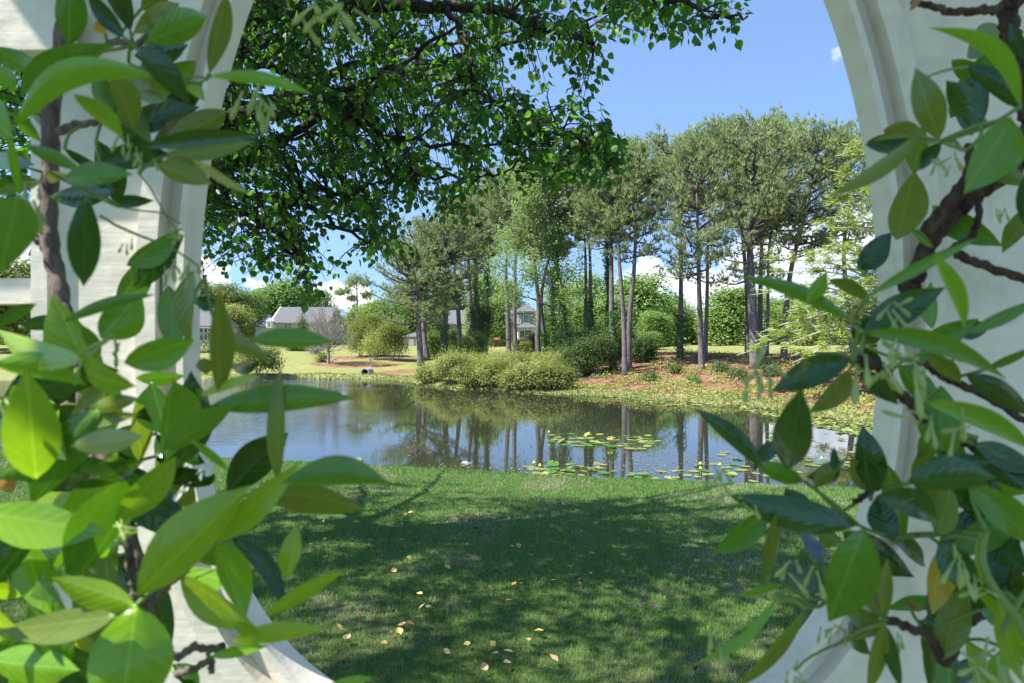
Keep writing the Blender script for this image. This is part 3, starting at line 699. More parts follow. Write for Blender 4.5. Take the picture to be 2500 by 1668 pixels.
# darker understorey trees between the pine trunks
for i, (px, d, top, wpx, lb) in enumerate([(1068, 66, 742, 50, 'dark holly tree behind the leftmost pine pair'), (1172, 62, 736, 60, 'dark evergreen thicket wrapped round the ivy pines'), (1345, 64, 770, 60, 'dark understorey tree right of the porch columns')]):
    g_ = on(px, d); s = d/F; h = CH+(834-top)*s-g_.z
    shrub(lb, g_, wpx*s*.5, wpx*s*.5, h*.5, M_dshrub if i < 2 else M_oak, 3600, .17, 70+i, 'understorey_tree', 'tree')

def bare_tree():
    rng = np.random.default_rng(9); B = ray_ground(801, 888); s = B.y/F; h = 150*s; R = 46*s
    r = thing('bare_tree', 'bare grey tree with fan of fine twigs on the mulch bed', 'tree', B)
    t = MB(); t.tube(spline([(0, 0, -.3), (.03, 0, h*.12), (0, .03, h*.28)], 6), np.linspace(.13, .09, 6), 9)
    link('trunk', t.mesh('trunk', M_twig, True), r)
    b_ = MB(); lf = MB(); P = []
    for i in range(44):
        a = i*2.4; f = rng.random()**.7; e = np.array([math.cos(a)*R*(.25+.8*f), math.sin(a)*R*(.25+.8*f), h*(1.02-.42*f**1.5-(.30*(i % 4 == 0)))])
        st = np.array([0, 0, h*(.16+.12*rng.random())])
        q = spline([st, st*.5+e*.5+np.array([e[0]*.12, e[1]*.12, -h*.05]), e], 7); b_.tube(q, np.linspace(.03, .006, 7), 4, cap=False)
        for j in range(9):
            k_ = rng.integers(2, 6); p0 = q[k_]; dr = (e-st)/np.linalg.norm(e-st)+.55*rand_unit(rng, 1)[0]; p1 = p0+dr*h*(.12+.14*rng.random())
            b_.tube([p0, (p0+p1)/2+rng.normal(size=3)*.03, p1], [.011, .008, .004], 3, cap=False); P.append(p1)
            for w_ in range(2):
                p2 = p0*.4+p1*.6; p3 = p2+(dr+.7*rand_unit(rng, 1)[0])*h*.09; b_.tube([p2, p3], [.006, .003], 3, cap=False); P.append(p3)
    link('branches', b_.mesh('branches', M_twig), r)
    P = np.array(P)[rng.random(len(P)) < .55]; diamonds(lf, P, rand_unit(rng, len(P)), .10, rng)
    link('buds', lf.mesh('buds', M_olive), r, kind='stuff')
bare_tree()
g_ = ray_ground(905, 896)
sp = MB(); [sp.tube(spline([(0, 0, -.1), (.05*c0, 0, .5), (.3*c0, .1*c1, 1.1)], 5), np.linspace(.03, .01, 5), 5) for c0, c1 in ((0, 0), (1, 1), (-1, .5))]
rt = thing('sapling', 'small leafy sapling in front of the garden shrubs above the drain pipe', 'tree', g_)
link('stem', sp.mesh('stem', M_twig), rt); lf = MB(); rng = np.random.default_rng(3)
crown_leaves(lf, [((0, 0, 1.5), (.7, .6, .7))], 700, .12, rng); link('crown', lf.mesh('crown', M_shrub), rt, kind='stuff')
# low grey spreading shrub left of bare tree
shrub('low grey twiggy spreading shrub left of the bare tree', ray_ground(772, 866), .9, .7, .45, M_twig, 700, .1, 66, stems=40)

M_conc = solid('concrete', (.42, .40, .37), .9, .2, 8)
g_ = ray_ground(892, 914)
cp = thing('drain_pipe', 'grey concrete drain pipe mouth in the far bank', 'pipe', g_)
def pipe(b, r0, r1, y0, y1, zc=.22):
    an = np.linspace(0, 2*np.pi, 20, endpoint=False); rings = []
    for r, y in ((r0, y0), (r1, y0), (r1, y1), (r0, y1)): rings.append(np.stack([np.cos(an)*r, np.full(20, y), zc+np.sin(an)*r], 1))
    V = np.vstack(rings); T = []
    for a, b2 in ((0, 1), (1, 2), (2, 3), (3, 0)):
        for j in range(20):
            j2 = (j+1) % 20; T += [(a*20+j, a*20+j2, b2*20+j2), (a*20+j, b2*20+j2, b2*20+j)]
    b.add(V, T)
part('pipe_ring', lambda b: pipe(b, .24, .31, -.2, 1.4, .12), M_conc, cp)
M_dark = solid('pipe_dark', (.02, .017, .013), .95)
part('pipe_plug', lambda b: b.tube([(0, 1.2, .12), (0, 1.35, .12)], .235, 14), M_dark, cp)  # near-black disc closing the bore

M_rock = solid('pale_rock', (.34, .32, .29), .85, .35, 5)
def rock(label, c, s, seed, group=None):
    rng = np.random.default_rng(seed); b_ = MB(); n, m_ = 7, 10; V = []
    for i in range(n+1):
        th = math.pi*i/n
        for j in range(m_):
            ph = 2*math.pi*j/m_; r = 1+.22*rng.normal()*(0 < i < n); V.append((math.sin(th)*math.cos(ph)*r*s[0], math.sin(th)*math.sin(ph)*r*s[1], math.cos(th)*r*s[2]))
    T = []
    for i in range(n):
        for j in range(m_):
            a, b2 = i*m_+j, i*m_+(j+1) % m_; T += [(a, a+m_, b2+m_), (a, b2+m_, b2)]
    b_.add(V, T); o = link('rock', b_.mesh('rock', M_rock), label=label, category='rock'); o.location = c
    if group: o['group'] = group
rk = ray_ground(1133, 1140); rock('white rock sitting at the lawn edge by the water', (rk.x, rk.y+.35, rk.z-.02), (.11, .09, .07), 1)
rk = ray_ground(868, 1130); rock('pale rock on the bank behind the lower left leaves', (rk.x, rk.y+.3, rk.z+.0), (.08, .07, .06), 2)
rk = ray_ground(815, 880); rock('pinkish stone on the mulch bed right of the bare trunk', rk, (.28, .2, .17), 3)

# ------------------------------------------------------------------ far bank: pale shrubs at the waterline and dark ones under the pines
SH = [(1052, 934, 60, 42, M_shrub, 'low yellow-green shrub at the left end of the waterside row'), (1102, 936, 70, 74, M_shrub, 'rounded pale shrub, second from left along the water'),
      (1158, 944, 84, 50, M_olive, 'duller low shrub below the ivy-covered pines at the waterline'), (1208, 946, 76, 74, M_shrub, 'full yellow-green shrub in the middle of the waterside row'),
      (1262, 951, 74, 46, M_shrub, 'low yellow-green shrub below the porch columns at the waterline'), (1316, 951, 80, 70, M_shrub, 'tall pale shrub right of the middle of the waterside row'),
      (1364, 950, 60, 50, M_olive, 'last olive shrub at the right end of the waterside row'), (1140, 912, 76, 48, M_shrub, 'pale shrub in the second row behind the left waterside shrubs'),
      (1188, 906, 70, 36, M_oak, 'green shrub in the second row under the ivy-covered trunks'), (1240, 916, 86, 56, M_shrub, 'yellowish shrub in the second row under the straight pine pair'), (1290, 906, 70, 40, M_olive, 'olive shrub in the second row before the small pointed evergreen'), (1345, 916, 70, 54, M_shrub, 'pale shrub in the second row at the sweetgum foot'),
      (1412, 920, 66, 76, M_dshrub, 'dark green shrub right of the pale waterside row'), (1455, 914, 84, 100, M_dshrub, 'dark glossy shrub below the paired straight pines'),
      (1405, 885, 90, 86, M_dshrub, 'dark shrub behind the others at the foot of the sweetgum'), (1566, 884, 56, 58, M_dshrub, 'dark shrub right of the crossing pine trunks'),
      (1478, 880, 84, 92, M_oak, 'green shrub behind the thick pine trunk'), (1518, 872, 56, 62, M_dshrub, 'dark shrub between the crossing pine trunks and the field')]
for i, (px, py, wpx, hpx, mt, lb) in enumerate(SH):
    g_ = ray_ground(px, py)
    if g_.z <= WZ+.02: g_ = on(px, g_.y+1.2)
    s = g_.y/F; shrub(lb, g_, wpx*s*.6, wpx*s*.5, hpx*s*.47, mt, 6500, .092, 80+i, group='shrubs along the far waterline')

PINES = [
 ((1028, 893), (1018, 700), (975, 586), 800, 104, 17, 0, 'leftmost pine of the far bank with low crooked branches'),
 ((1044, 880), (1034, 705), (1032, 556), 690, 66, 13, 0, 'slim pine just right of the leftmost pine'),
 ((1084, 886), (1090, 733), (1078, 520), 735, 84, 19, .5, 'pine forking into several stems, third from left'),
 ((1123, 874), (1110, 650), (1118, 500), 655, 66, 13, 0, 'pine with curved lower trunk left of the ivy pines'),
 ((1147, 868), (1145, 680), (1152, 486), 665, 64, 15, .3, 'straight pine next to the first ivy-covered trunk'),
 ((1160, 872), (1159, 624), (1176, 468), 640, 56, 12, 1.3, 'pine trunk wrapped in bright ivy, left of two'),
 ((1184, 868), (1188, 680), (1212, 455), 650, 66, 13, 1.2, 'pine trunk wrapped in ivy, right of two'),
 ((1243, 872), (1235, 660), (1246, 432), 590, 70, 13, 0, 'straight pine left of the porch house window'),
 ((1260, 870), (1259, 632), (1288, 424), 590, 66, 12, 0, 'straight pine touching the left side of the porch'),
 ((1319, 893), (1315, 750), (1330, 440), 640, 66, 14, 0, 'pine just right of the porch columns'),
 ((1329, 884), (1322, 720), (1372, 416), 620, 70, 11, .4, 'thinner pine right behind the porch-side pine'),
 ((1351, 874), (1352, 690), (1350, 560), 640, 40, 8, 1.0, 'thin ivy-clad trunk left of the sweetgum'),
 ((1424, 882), (1429, 610), (1424, 398), 590, 66, 11, 0, 'left of the two parallel pale pine trunks'),
 ((1445, 884), (1440, 617), (1450, 388), 600, 70, 12, .5, 'right of the two parallel pale pine trunks'),
 ((1482, 868), (1482, 617), (1480, 420), 590, 50, 10, 1.1, 'thin dark ivy-clad trunk behind the thick pine'),
 ((1497, 905), (1491, 575), (1490, 374), 600, 86, 17, .4, 'thick pine left of the crossing trunks above the bare bank'),
 ((1526, 915), (1510, 610), (1530, 364), 590, 70, 14, 0, 'curving pine closest to the water, left of the crossing pair'),
 ((1536, 907), (1549, 645), (1545, 344), 640, 84, 15, 0, 'pine leaning right from beside the curving trunk'),
 ((1660, 877), (1661, 560), (1640, 318), 570, 96, 14, .3, 'solitary straight pine with pale trunk on the open bank'),
 ((1714, 903), (1706, 674), (1700, 328), 700, 100, 15, 0, 'pine on the open bank with low tufted branches'),
 ((1721, 880), (1729, 575), (1748, 298), 570, 92, 11, 0, 'slimmer pine just behind the low-tufted one'),
 ((1845, 898), (1830, 563), (1850, 261), 690, 128, 25, 0, 'thickest and tallest pine on the right of the bank'),
 ((1825, 868), (1812, 560), (1800, 288), 560, 92, 13, 0, 'pine behind the thickest trunk on its left'),
 ((1856, 866), (1862, 560), (1892, 278), 600, 92, 13, 0, 'pine behind the thickest trunk on its right'),
 ((1872, 874), (1878, 600), (1935, 316), 580, 84, 9, 0, 'slender pine right of the thickest trunk'),
 ((1913, 884), (1932, 655), (2000, 296), 640, 104, 17, 0, 'rightmost forked pine behind the feathery cypress'),
 ((2085, 876), (2060, 600), (2050, 345), 620, 90, 14, 0, 'pine mostly hidden behind the white panel edge at right'),
]
for i, (b_, m_, t_, cb, hw, tw, iv, lb) in enumerate(PINES):
    pine(lb, b_, m_, t_, cb, hw*(1.18 if i < 18 else 1.), tw, 200+i, iv, dens=1.4 if i < 18 else 1.25)

# sweetgum
def sweetgum():
    rng = np.random.default_rng(55); B = ray_ground(1387, 895); d = B.y; s = d/F; Bn = np.array(B)
    r = thing('sweetgum_tree', 'tall pale green sweetgum leaning among the pines', 'tree', B)
    tp = spline([Bn+[0, 0, -.3], UA(1378, 800, d), UA(1366, 690, d), UA(1345, 560, d), UA(1322, 430, d)], 16)
    t = MB(); t.tube(tp-Bn, np.linspace(8*s, 1.5*s, 16), 9); link('trunk', t.mesh('trunk', M_bark, True), r)
    mb = MB(); lobes = []; br = MB()
    for (px, py, w_, h_) in [(1310, 470, 46, 40), (1280, 530, 52, 44), (1345, 520, 50, 44), (1255, 600, 50, 44), (1320, 590, 60, 46), (1380, 590, 44, 44), (1245, 670, 40, 36),
                             (1300, 670, 46, 36), (1360, 670, 48, 40), (1405, 670, 30, 34), (1235, 715, 26, 22), (1372, 745, 38, 36), (1330, 440, 34, 28), (1405, 740, 28, 30), (1222, 645, 26, 24), (1262, 722, 24, 20), (1300, 425, 26, 22)]:
        c_ = UA(px, py, d+rng.normal()*1.2)-Bn; 
        for q_ in range(3): lobes.append((c_+rng.normal(size=3)*[w_*s*.42, w_*s*.42, h_*s*.45], (w_*s*.52, w_*s*.5, h_*s*.50)))
        i = np.argmin(abs(tp[:, 2]-Bn[2]-(c_[2]-1.2))); br.tube(spline([tp[i]-Bn, (tp[i]-Bn)*.4+c_*.6+[0, 0, .2], c_], 5), np.linspace(.05, .01, 5), 4, cap=False)
    crown_leaves(mb, lobes, 12500, .16, rng, clump=6, flat=1.3)
    link('branches', br.mesh('branches', M_bark), r); link('crown', mb.mesh('crown', M_gum), r, kind='stuff')
    iv = MB(); n = 2600; f = rng.random(n)*.72; i = f*15; i0 = i.astype(int); P = tp[i0]+(tp[i0+1]-tp[i0])*(i-i0)[:, None]
    o_ = rand_unit(rng, n); o_[:, 2] *= .3; P = P+o_*(.16+.28*rng.random((n, 1))**2); diamonds(iv, P-Bn, o_+.4*rand_unit(rng, n), .14, rng, .8)
    link('ivy', iv.mesh('ivy', M_ivy), r, kind='stuff')
sweetgum()

# bald cypress at right
def cypress():
    rng = np.random.default_rng(88); d = 29.; B = on(2215, d); Bn = np.array(B); s = d/F
    r = thing('cypress_tree', 'feathery yellow-green cypress with pale spreading branches beside the right panel', 'tree', B)
    top = UA(2190, 330, d); tp = spline([Bn+[0, 0, -.3], UA(2210, 700, d), top], 12)
    t = MB(); t.tube(tp-Bn, np.linspace(.30, .05, 12), 10); link('trunk', t.mesh('trunk', M_cypbark, True), r)
    br = MB(); nd = MB(); P = []; DD = []
    nb = 58
    for i in range(nb):
        f = .07+.9*(i+rng.random()*.6)/nb; k_ = f*11; k0 = int(k_); p0 = tp[k0]+(tp[min(11, k0+1)]-tp[k0])*(k_-k0)
        L = 8.0*(1-f)**.75+.8; L = min(L, 6.9)*(.75+.3*rng.random())
        az = math.pi+rng.normal()*.75 if i % 3 else rng.random()*6.28
        dr = np.array([math.cos(az), math.sin(az)*.75, .10+.25*f+.1*rng.normal()])
        e = p0+dr*L+[0, 0, -.12*L*(1-f)-.02*L*L*.35]; q = spline([p0, p0+dr*L*.5+[0, 0, .05*L], e], 9)
        br.tube(q-Bn, np.linspace(.06, .012, 9), 5, cap=False)
        side = np.array([-dr[1], dr[0], 0])
        for j in range(int(5+L*3.4)):
            tt = .15+.85*rng.random(); a = q[min(7, int(tt*8))]; sl = (.4+.7*rng.random())*(1.15-tt*.6)
            sv = side*rng.choice([-1, 1])*(.4+.6*rng.random())+dr*(.4+.5*rng.random())+np.array([0, 0, -.1+.3*rng.normal()])
            e2 = a+sv*sl; br.tube(np.array([a, (a+e2)/2+rng.normal(size=3)*.05, e2])-Bn, [.022, .016, .008], 3, cap=False)
            n = 15; u_ = .2+.85*rng.random((n, 1)); P.append(a+(e2-a)*u_+rng.normal(size=(n, 3))*[.09, .09, .05]); DD.append(np.tile([0, 0, 1.], (n, 1))+.45*rand_unit(rng, n))
    P = np.vstack(P)-Bn; DD = np.vstack(DD)
    DD /= np.linalg.norm(DD, axis=1)[:, None]
    P = np.repeat(P, 2, 0)+rng.normal(size=(len(P)*2, 3))*.05; DD = np.repeat(DD, 2, 0)
    diamonds(nd, P, DD, .14, rng, .45)
    link('branches', br.mesh('branches', M_cypbark), r); link('crown', nd.mesh('crown', M_cyp), r, kind='stuff')
cypress()

# ground cover on the straw bank, rough grass along the far shore, floating leaves
rng = np.random.default_rng(12); mb = MB()
n = 110000; X = rng.random(n)*26-3; Y = 20+rng.random(n)*32; ds = sdist(X, Y)
pat = np.sin(X*1.7+Y*.6)+np.sin(X*.8-Y*1.9+1)+np.sin(X*3.1+Y*2.3)*.6
ok = (ds > .8) & (ds < 15) & (pat > np.where(ds < 4, -.45, .35)) & (rng.random(n) < np.where(ds < 5, .9, .6)); X, Y = X[ok], Y[ok]
P = np.stack([X, Y, H(X, Y)+.05+.22*rng.random(len(X))**2*np.clip(pat[ok], .2, 1.5)], 1)
Nn = np.array([0, 0, 1.])+.8*rand_unit(rng, len(P)); Nn /= np.linalg.norm(Nn, axis=1)[:, None]
diamonds(mb, P, Nn, .13, rng, .6); 
link('ground_cover', mb.mesh('ground_cover', M_shrub), kind='stuff', label='low yellow-green ground cover on the pine straw bank', category='ground cover')
mb = MB(); n = 60000; X = rng.random(n)*42-26; Y = 20+rng.random(n)*30; ds = sdist(X, Y); ok = (ds > -.25) & (ds < .9+.7*np.sin(X*.8)**2); X, Y = X[ok], Y[ok]
P = np.stack([X, Y, np.maximum(H(X, Y), WZ)], 1); needles(mb, P, np.tile([0, 0, 1.], (len(P), 1)), .15, .035, 4, rng, .7)
link('shore_grass', mb.mesh('shore_grass', leafmat('shore_grass', (.15, .18, .06), (.33, .35, .15), .3, .6, .2, .4)), kind='stuff', label='bright rough grass fringing the far shore of the pond', category='grass')

# pine straw and dead leaves lying on the bank, a few low plants growing through
mb = MB(); n = 46000; X = rng.random(n)*27-3; Y = 22+rng.random(n)*30; ds = sdist(X, Y); pat = vnoise(X, Y, .9, 21)
ok = (ds > 1.5) & (ds < 17) & (rng.random(n) < np.clip(.45+1.1*pat, .05, 1)); X, Y = X[ok], Y[ok]; P = np.stack([X, Y, H(X, Y)+.015+.03*rng.random(len(X))], 1)
Nn = np.array([0, 0, 1.])+.35*rand_unit(rng, len(P)); Nn /= np.linalg.norm(Nn, axis=1)[:, None]; diamonds(mb, P, Nn, .16, rng, .22)
link('pine_straw', mb.mesh('pine_straw', leafmat('pine_straw', (.045, .025, .018), (.36, .23, .15), .05, .8, .1, 1.1, (1, 1, 1))), kind='stuff', label='rusty pine straw littering the bank under the pines', category='pine straw')
for i, (px, py, wpx, hpx, lb) in enumerate([(1650, 912, 26, 14, 'low dark plant on the straw bank below the solitary pine'), (1760, 908, 30, 16, 'low dark plant on the straw bank left of the thickest pine'), (1585, 930, 26, 14, 'low green plant on the straw bank right of the curving pine'),
    (1800, 925, 40, 24, 'dark green clump on the bank below the thickest pine'), (1690, 935, 24, 12, 'small green tuft low on the straw bank above the grass'), (1880, 920, 44, 26, 'dark green clump on the bank behind the right jasmine')]):
    g_ = ray_ground(px, py); s = g_.y/F; shrub(lb, g_, wpx*s*.55, wpx*s*.5, hpx*s*.5, M_dshrub if i != 4 else M_oak, 700, .09, 120+i, 'low_plant', 'plant', 'low plants on the straw bank', stems=4)

# ------------------------------------------------------------------ water lilies
M_pad = leafmat('lily_pad', (.14, .19, .05), (.34, .36, .13), .15, .4, .4, .9)
M_padg = leafmat('lily_pad_green', (.05, .16, .02), (.14, .30, .04), .2, .3, .5, .9)
M_lily = solid('lily_bud', (.65, .58, .12), .5, .1)
def pad_mesh(seed, curl):
    rng = np.random.default_rng(seed); n = 14; an = np.linspace(.18, 2*np.pi-.18, n)
    V = [(0, 0, .0)]; 
    for rr, zz in ((.6, .0), (1., 1.)):
        for a in an: V.append((math.cos(a)*rr*(1+.05*rng.normal()), math.sin(a)*rr*(1+.05*rng.normal()), zz*(curl*(.2+max(0, math.sin(a*1.5+seed)))) + .01*rng.random()))
    T = []
    for j in range(n-1): T += [(0, 1+j, 2+j), (1+j, 1+n+j, 2+n+j), (1+j, 2+n+j, 2+j)]
    me = mesh_np('lily_pad', V, T, M_pad, np.full(len(V), .2+.15*seed % .8), True); return me
PADS = [pad_mesh(1, .02), pad_mesh(2, .06), pad_mesh(3, .18), pad_mesh(4, .04)]
def lily_patch(label, spots, seed, buds=2):
    rng = np.random.default_rng(seed); c = np.mean([np.array(ray_water(*s_)) for s_ in spots], 0)
    r = thing('water_lily', label, 'water lily', c, 'water lilies on the pond')
    for i, s_ in enumerate(spots):
        p_ = np.array(ray_water(*s_)); me = PADS[int(rng.choice([0, 0, 1, 3, 2]))]
        o = link('lily_pad', me, r); sc_ = .065+.075*rng.random(); o.location = p_-c+[rng.normal()*.1, rng.normal()*.15, .012+.012*rng.random()]
        o.rotation_euler = (rng.normal()*.05, rng.normal()*.05, rng.random()*6.28); o.scale = (sc_, sc_, sc_)
        if rng.random() < .12: o.rotation_euler = (rad(22)*rng.normal(), rad(18)*rng.normal(), rng.random()*6.28); o.location.z += .03
        if rng.random() < .3:
            o.material_slots[0].link = 'OBJECT'; o.material_slots[0].material = M_padg
    for i in range(buds):
        s_ = spots[int(rng.integers(len(spots)))]; p_ = np.array(ray_water(*s_))-c+[rng.normal()*.2, rng.normal()*.2, 0]
        st = MB(); st.tube([p_, p_+[0, 0, .14]], [.008, .007], 5); so = link('flower_stem', st.mesh('flower_stem', M_greenstem), r)
        bd = MB(); bd.tube(np.array([p_+[0, 0, .13], p_+[0, 0, .16], p_+[0, 0, .2]]), [.015, .035, .012], 7); link('flower_bud', bd.mesh('flower_bud', M_lily), so)
def ray_water(px, py):
    d = (CH-WZ)*F/(py-834); return ((px-1250)/F*d, d, WZ)
rng = np.random.default_rng(4)
def scat(n, x0, x1, y0, y1, f=None):
    o = []
    while len(o) < n:
        x, y = x0+rng.random()*(x1-x0), y0+rng.random()*(y1-y0)
        if f is None or f(x, y): o.append((x, y))
    return o
lily_patch('ragged line of lily pads floating across the middle of the pond', scat(70, 1325, 1595, 1062, 1100, lambda x, y: abs(y-(1068+(x-1325)*.06)) < 10+rng.random()*12), 1, 3)
lily_patch('cluster of lily pads by the lawn edge below the mid-pond pads', scat(44, 1300, 1470, 1136, 1166), 2, 2)
lily_patch('sparse lily pads strung along the lawn edge at centre right', scat(18, 1490, 1730, 1152, 1170), 3, 2)
lily_patch('many lily pads crowding the near water behind the right jasmine', scat(46, 1735, 2130, 1098, 1172), 4, 6)
lily_patch('lily pads scattered before the far right bank', scat(46, 1880, 2140, 1020, 1085), 5, 2)
mb = MB(); n = 9000; X = []; 
PX = rng.random(n)*1120+1020; PY = 938+rng.random(n)*150
Dw = (CH-WZ)*F/(PY-834); X = (PX-1250)/F*Dw; ds = sdist(X, Dw); ok = (ds < .1) & (ds > -1.0-np.clip((X-4)/4, 0, 1.7)-.8*np.sin(X*1.3)) & (rng.random(n) < .6)
P = np.stack([X[ok], Dw[ok], np.full(ok.sum(), WZ+.012)+.02*rng.random(ok.sum())], 1); Nn = np.array([0, 0, 1.])+.12*rand_unit(rng, len(P))
diamonds(mb, P, Nn, .24, rng, .8)
link('floating_pads', mb.mesh('floating_pads', M_pad), kind='stuff', label='mat of small floating pads along the far shore', category='water plants')
M_deb = leafmat('floating_bits', (.16, .12, .06), (.42, .36, .22), .1, .6, .2, .9)
mb = MB(); n = 2600; PX = 900+rng.random(n)*1200; PY = 1045+rng.random(n)**.7*135; Dw = (CH-WZ)*F/(PY-834); X = (PX-1250)/F*Dw
ok = (np.sin(X*1.1+Dw*.7)+np.sin(X*.5-Dw*1.3) > .1) & (sdist(X, Dw) < -.2); P = np.stack([X[ok], Dw[ok], np.full(ok.sum(), WZ+.006)], 1)
diamonds(mb, P, np.tile([0, 0, 1.], (len(P), 1)), .055, rng, .5)
link('floating_debris', mb.mesh('floating_debris', M_deb), kind='stuff', label='tiny bits of leaf litter floating on the water', category='leaf litter')

# ------------------------------------------------------------------ near lawn
rng = np.random.default_rng(6); n = 500000
u_ = rng.random(n); y = (2.6**.75+(11.6**.75-2.6**.75)*u_)**(1/.75); x = (rng.random(n)*1.75-.92)*y
ok = (sdist(x, y) > .25) & (y < 12.5-.25*x); x, y = x[ok], y[ok]; n = len(x)
z = H(x, y)
dry = vnoise(x, y, 3.2, 1)+.7*vnoise(x, y, 8, 2)+.5*vnoise(x, y, 20, 3)
dryp = 1/(1+np.exp(-(dry-.38+.10*np.clip((x-1.2)/2, -1, 1.4))*7))
isdry = rng.random(n) < dryp*.6+.03
hgt_ = (.022+.018*rng.random(n))*(1+.35*vnoise(x, y, 5, 7))*np.where(isdry, .72, 1)
wd = .0036*(np.maximum(y, 3)/4)**.8
a = rng.random(n)*6.28; le = rng.random(n)*.75*np.where(isdry, 1.5, 1)
px_ = np.cos(a+1.57)*wd*.5; py_ = np.sin(a+1.57)*wd*.5
tip = np.stack([x+np.cos(a)*hgt_*le, y+np.sin(a)*hgt_*le, z+hgt_], 1)
V = np.stack([np.stack([x-px_, y-py_, z-.003], 1), np.stack([x+px_, y+py_, z-.003], 1), tip], 1).reshape(-1, 3)
i = np.arange(n)*3
tint = np.where(isdry, .78+.22*rng.random(n), .05+.5*rng.random(n)+.12*vnoise(x, y, 1.5, 9))
m = mat('lawn_blades'); at = N('ShaderNodeAttribute', attribute_name='tint')
col = ramp(at.outputs['Fac'], [(0, (.068, .185, .028)), (.35, (.12, .285, .048)), (.68, (.21, .36, .08)), (.80, (.34, .30, .20)), (1, (.50, .43, .34))])
p = principled(col, .55, .25); t = N('ShaderNodeBsdfTranslucent'); LK(col, t.inputs[0]); mx = N('ShaderNodeMixShader'); mx.inputs[0].default_value = .3
LK(p.outputs[0], mx.inputs[1]); LK(t.outputs[0], mx.inputs[2]); finish(mx.outputs[0])
link('lawn_grass', mesh_np('lawn_grass', V, np.stack([i, i+1, i+2], 1), m, np.repeat(tint, 3)), kind='stuff', label='short green lawn with dry patches in front of the pond', category='grass')

# fallen leaves
def fl_mesh(seed, curl):
    rng_ = np.random.default_rng(seed); V = []; n = 6
    prof = [0, .55, .9, 1., .78, .4, 0]
    for i, w_ in enumerate(prof):
        t = i/6
        for s_ in (-1, 0, 1): V.append((t-.5, s_*w_*.4, curl*(abs(s_)*.35*w_ + (t-.5)**2*.9)+.02*rng_.random()))
    T = []
    for i in range(6):
        for j in range(2): a = i*3+j; T += [(a, a+1, a+4), (a, a+4, a+3)]
    return mesh_np('fallen_leaf', V, T, MATS['fallen_yellow'], None, False)
for nm, c0 in (('fallen_yellow', (.62, .42, .10)), ('fallen_tan', (.55, .36, .20)), ('fallen_brown', (.17, .07, .04)), ('fallen_purple', (.14, .07, .10)), ('fallen_green', (.25, .36, .13))):
    solid(nm, c0, .55, .25, 3, .4)
FL = [fl_mesh(1, .3), fl_mesh(2, .9), fl_mesh(3, .6)]
rng = np.random.default_rng(14)
spec = [('fallen_yellow', 'yellow', [(939, 1590), (1205, 1590), (1242, 1484), (1255, 1440), (1275, 1442), (1352, 1432), (1442, 1420), (1295, 1370), (1000, 1376), (1025, 1470), (795, 1376), (1002, 1261), (990, 1268), (755, 1500), (827, 1556), (1000, 1545), (1316, 1566), (975, 1560), (1092, 1402), (1250, 1348), (1197, 1450), (1140, 1590), (845, 1580), (735, 1297), (1170, 1465)]),
        ('fallen_tan', 'tan', [(1208, 1620), (1240, 1615), (870, 1634), (848, 1582), (1350, 1636), (1243, 1278), (1410, 1256), (1445, 1364), (982, 1546), (886, 1470), (1290, 1585), (1105, 1280), (1540, 1380), (1710, 1462), (1375, 1240), (1030, 1500), (1265, 1346), (1238, 1650), (1090, 1610), (1060, 1640), (790, 1284), (760, 1345), (1180, 1660), (960, 1410), (897, 1348), (1420, 1310)]),
        ('fallen_brown', 'dark brown', [(990, 1350), (880, 1413), (1233, 1460), (1225, 1485), (873, 1512), (952, 1565), (1413, 1440), (940, 1452), (795, 1330), (1087, 1267), (955, 1262), (827, 1350), (1240, 1242), (1570, 1490), (1265, 1270), (1555, 1318), (1635, 1655), (820, 1300), (1160, 1300), (1355, 1330), (1700, 1660), (1130, 1660), (1050, 1490), (1020, 1480), (1110, 1250), (1440, 1370)]),
        ('fallen_purple', 'purple-grey', [(1080, 1582), (1368, 1535), (1415, 1432), (960, 1255), (745, 1330), (1600, 1500)]),
        ('fallen_green', 'pale green', [(980, 1290), (1376, 1448), (1178, 1412), (1045, 1500), (1275, 1315), (1210, 1306), (952, 1345), (1700, 1388)])]
ORD = ['first', 'second', 'third', 'fourth', 'fifth', 'sixth', 'seventh', 'eighth', 'ninth', 'tenth', 'eleventh', 'twelfth', 'thirteenth', 'fourteenth', 'fifteenth', 'sixteenth']
def zone_of(py): return 'on the grass nearest the camera' if py > 1500 else 'on the middle of the lawn' if py > 1320 else 'on the lawn nearer the pond'
for mn, cn, pts in spec:
    pts = sorted(set(pts)); cnt = {}; tot = {}
    for (px, py) in pts: tot[zone_of(py)] = tot.get(zone_of(py), 0)+1
    for (px, py) in pts:
        g_ = ray_ground(px, py); o = link('fallen_leaf', FL[int(rng.integers(3))]); zone = zone_of(py); k_ = cnt.get(zone, 0); cnt[zone] = k_+1
        o['label'] = f'fallen {cn} leaf {zone}' + (f', {ORD[k_]} from left of its colour' if tot[zone] > 1 else ', the only one of its colour')
        o['category'] = 'leaf'; o['group'] = 'fallen leaves scattered on the lawn'
        s_ = .036+.02*rng.random()
        if cn == 'dark brown': s_ *= .8
        o.location = (g_.x, g_.y, g_.z+.032+.012*rng.random()); o.scale = (s_*1.15, s_, s_)
        o.rotation_euler = (rng.normal()*.35-.25*0, rng.normal()*.35, rng.random()*6.28)
        o.material_slots[0].link = 'OBJECT'; o.material_slots[0].material = MATS[mn]

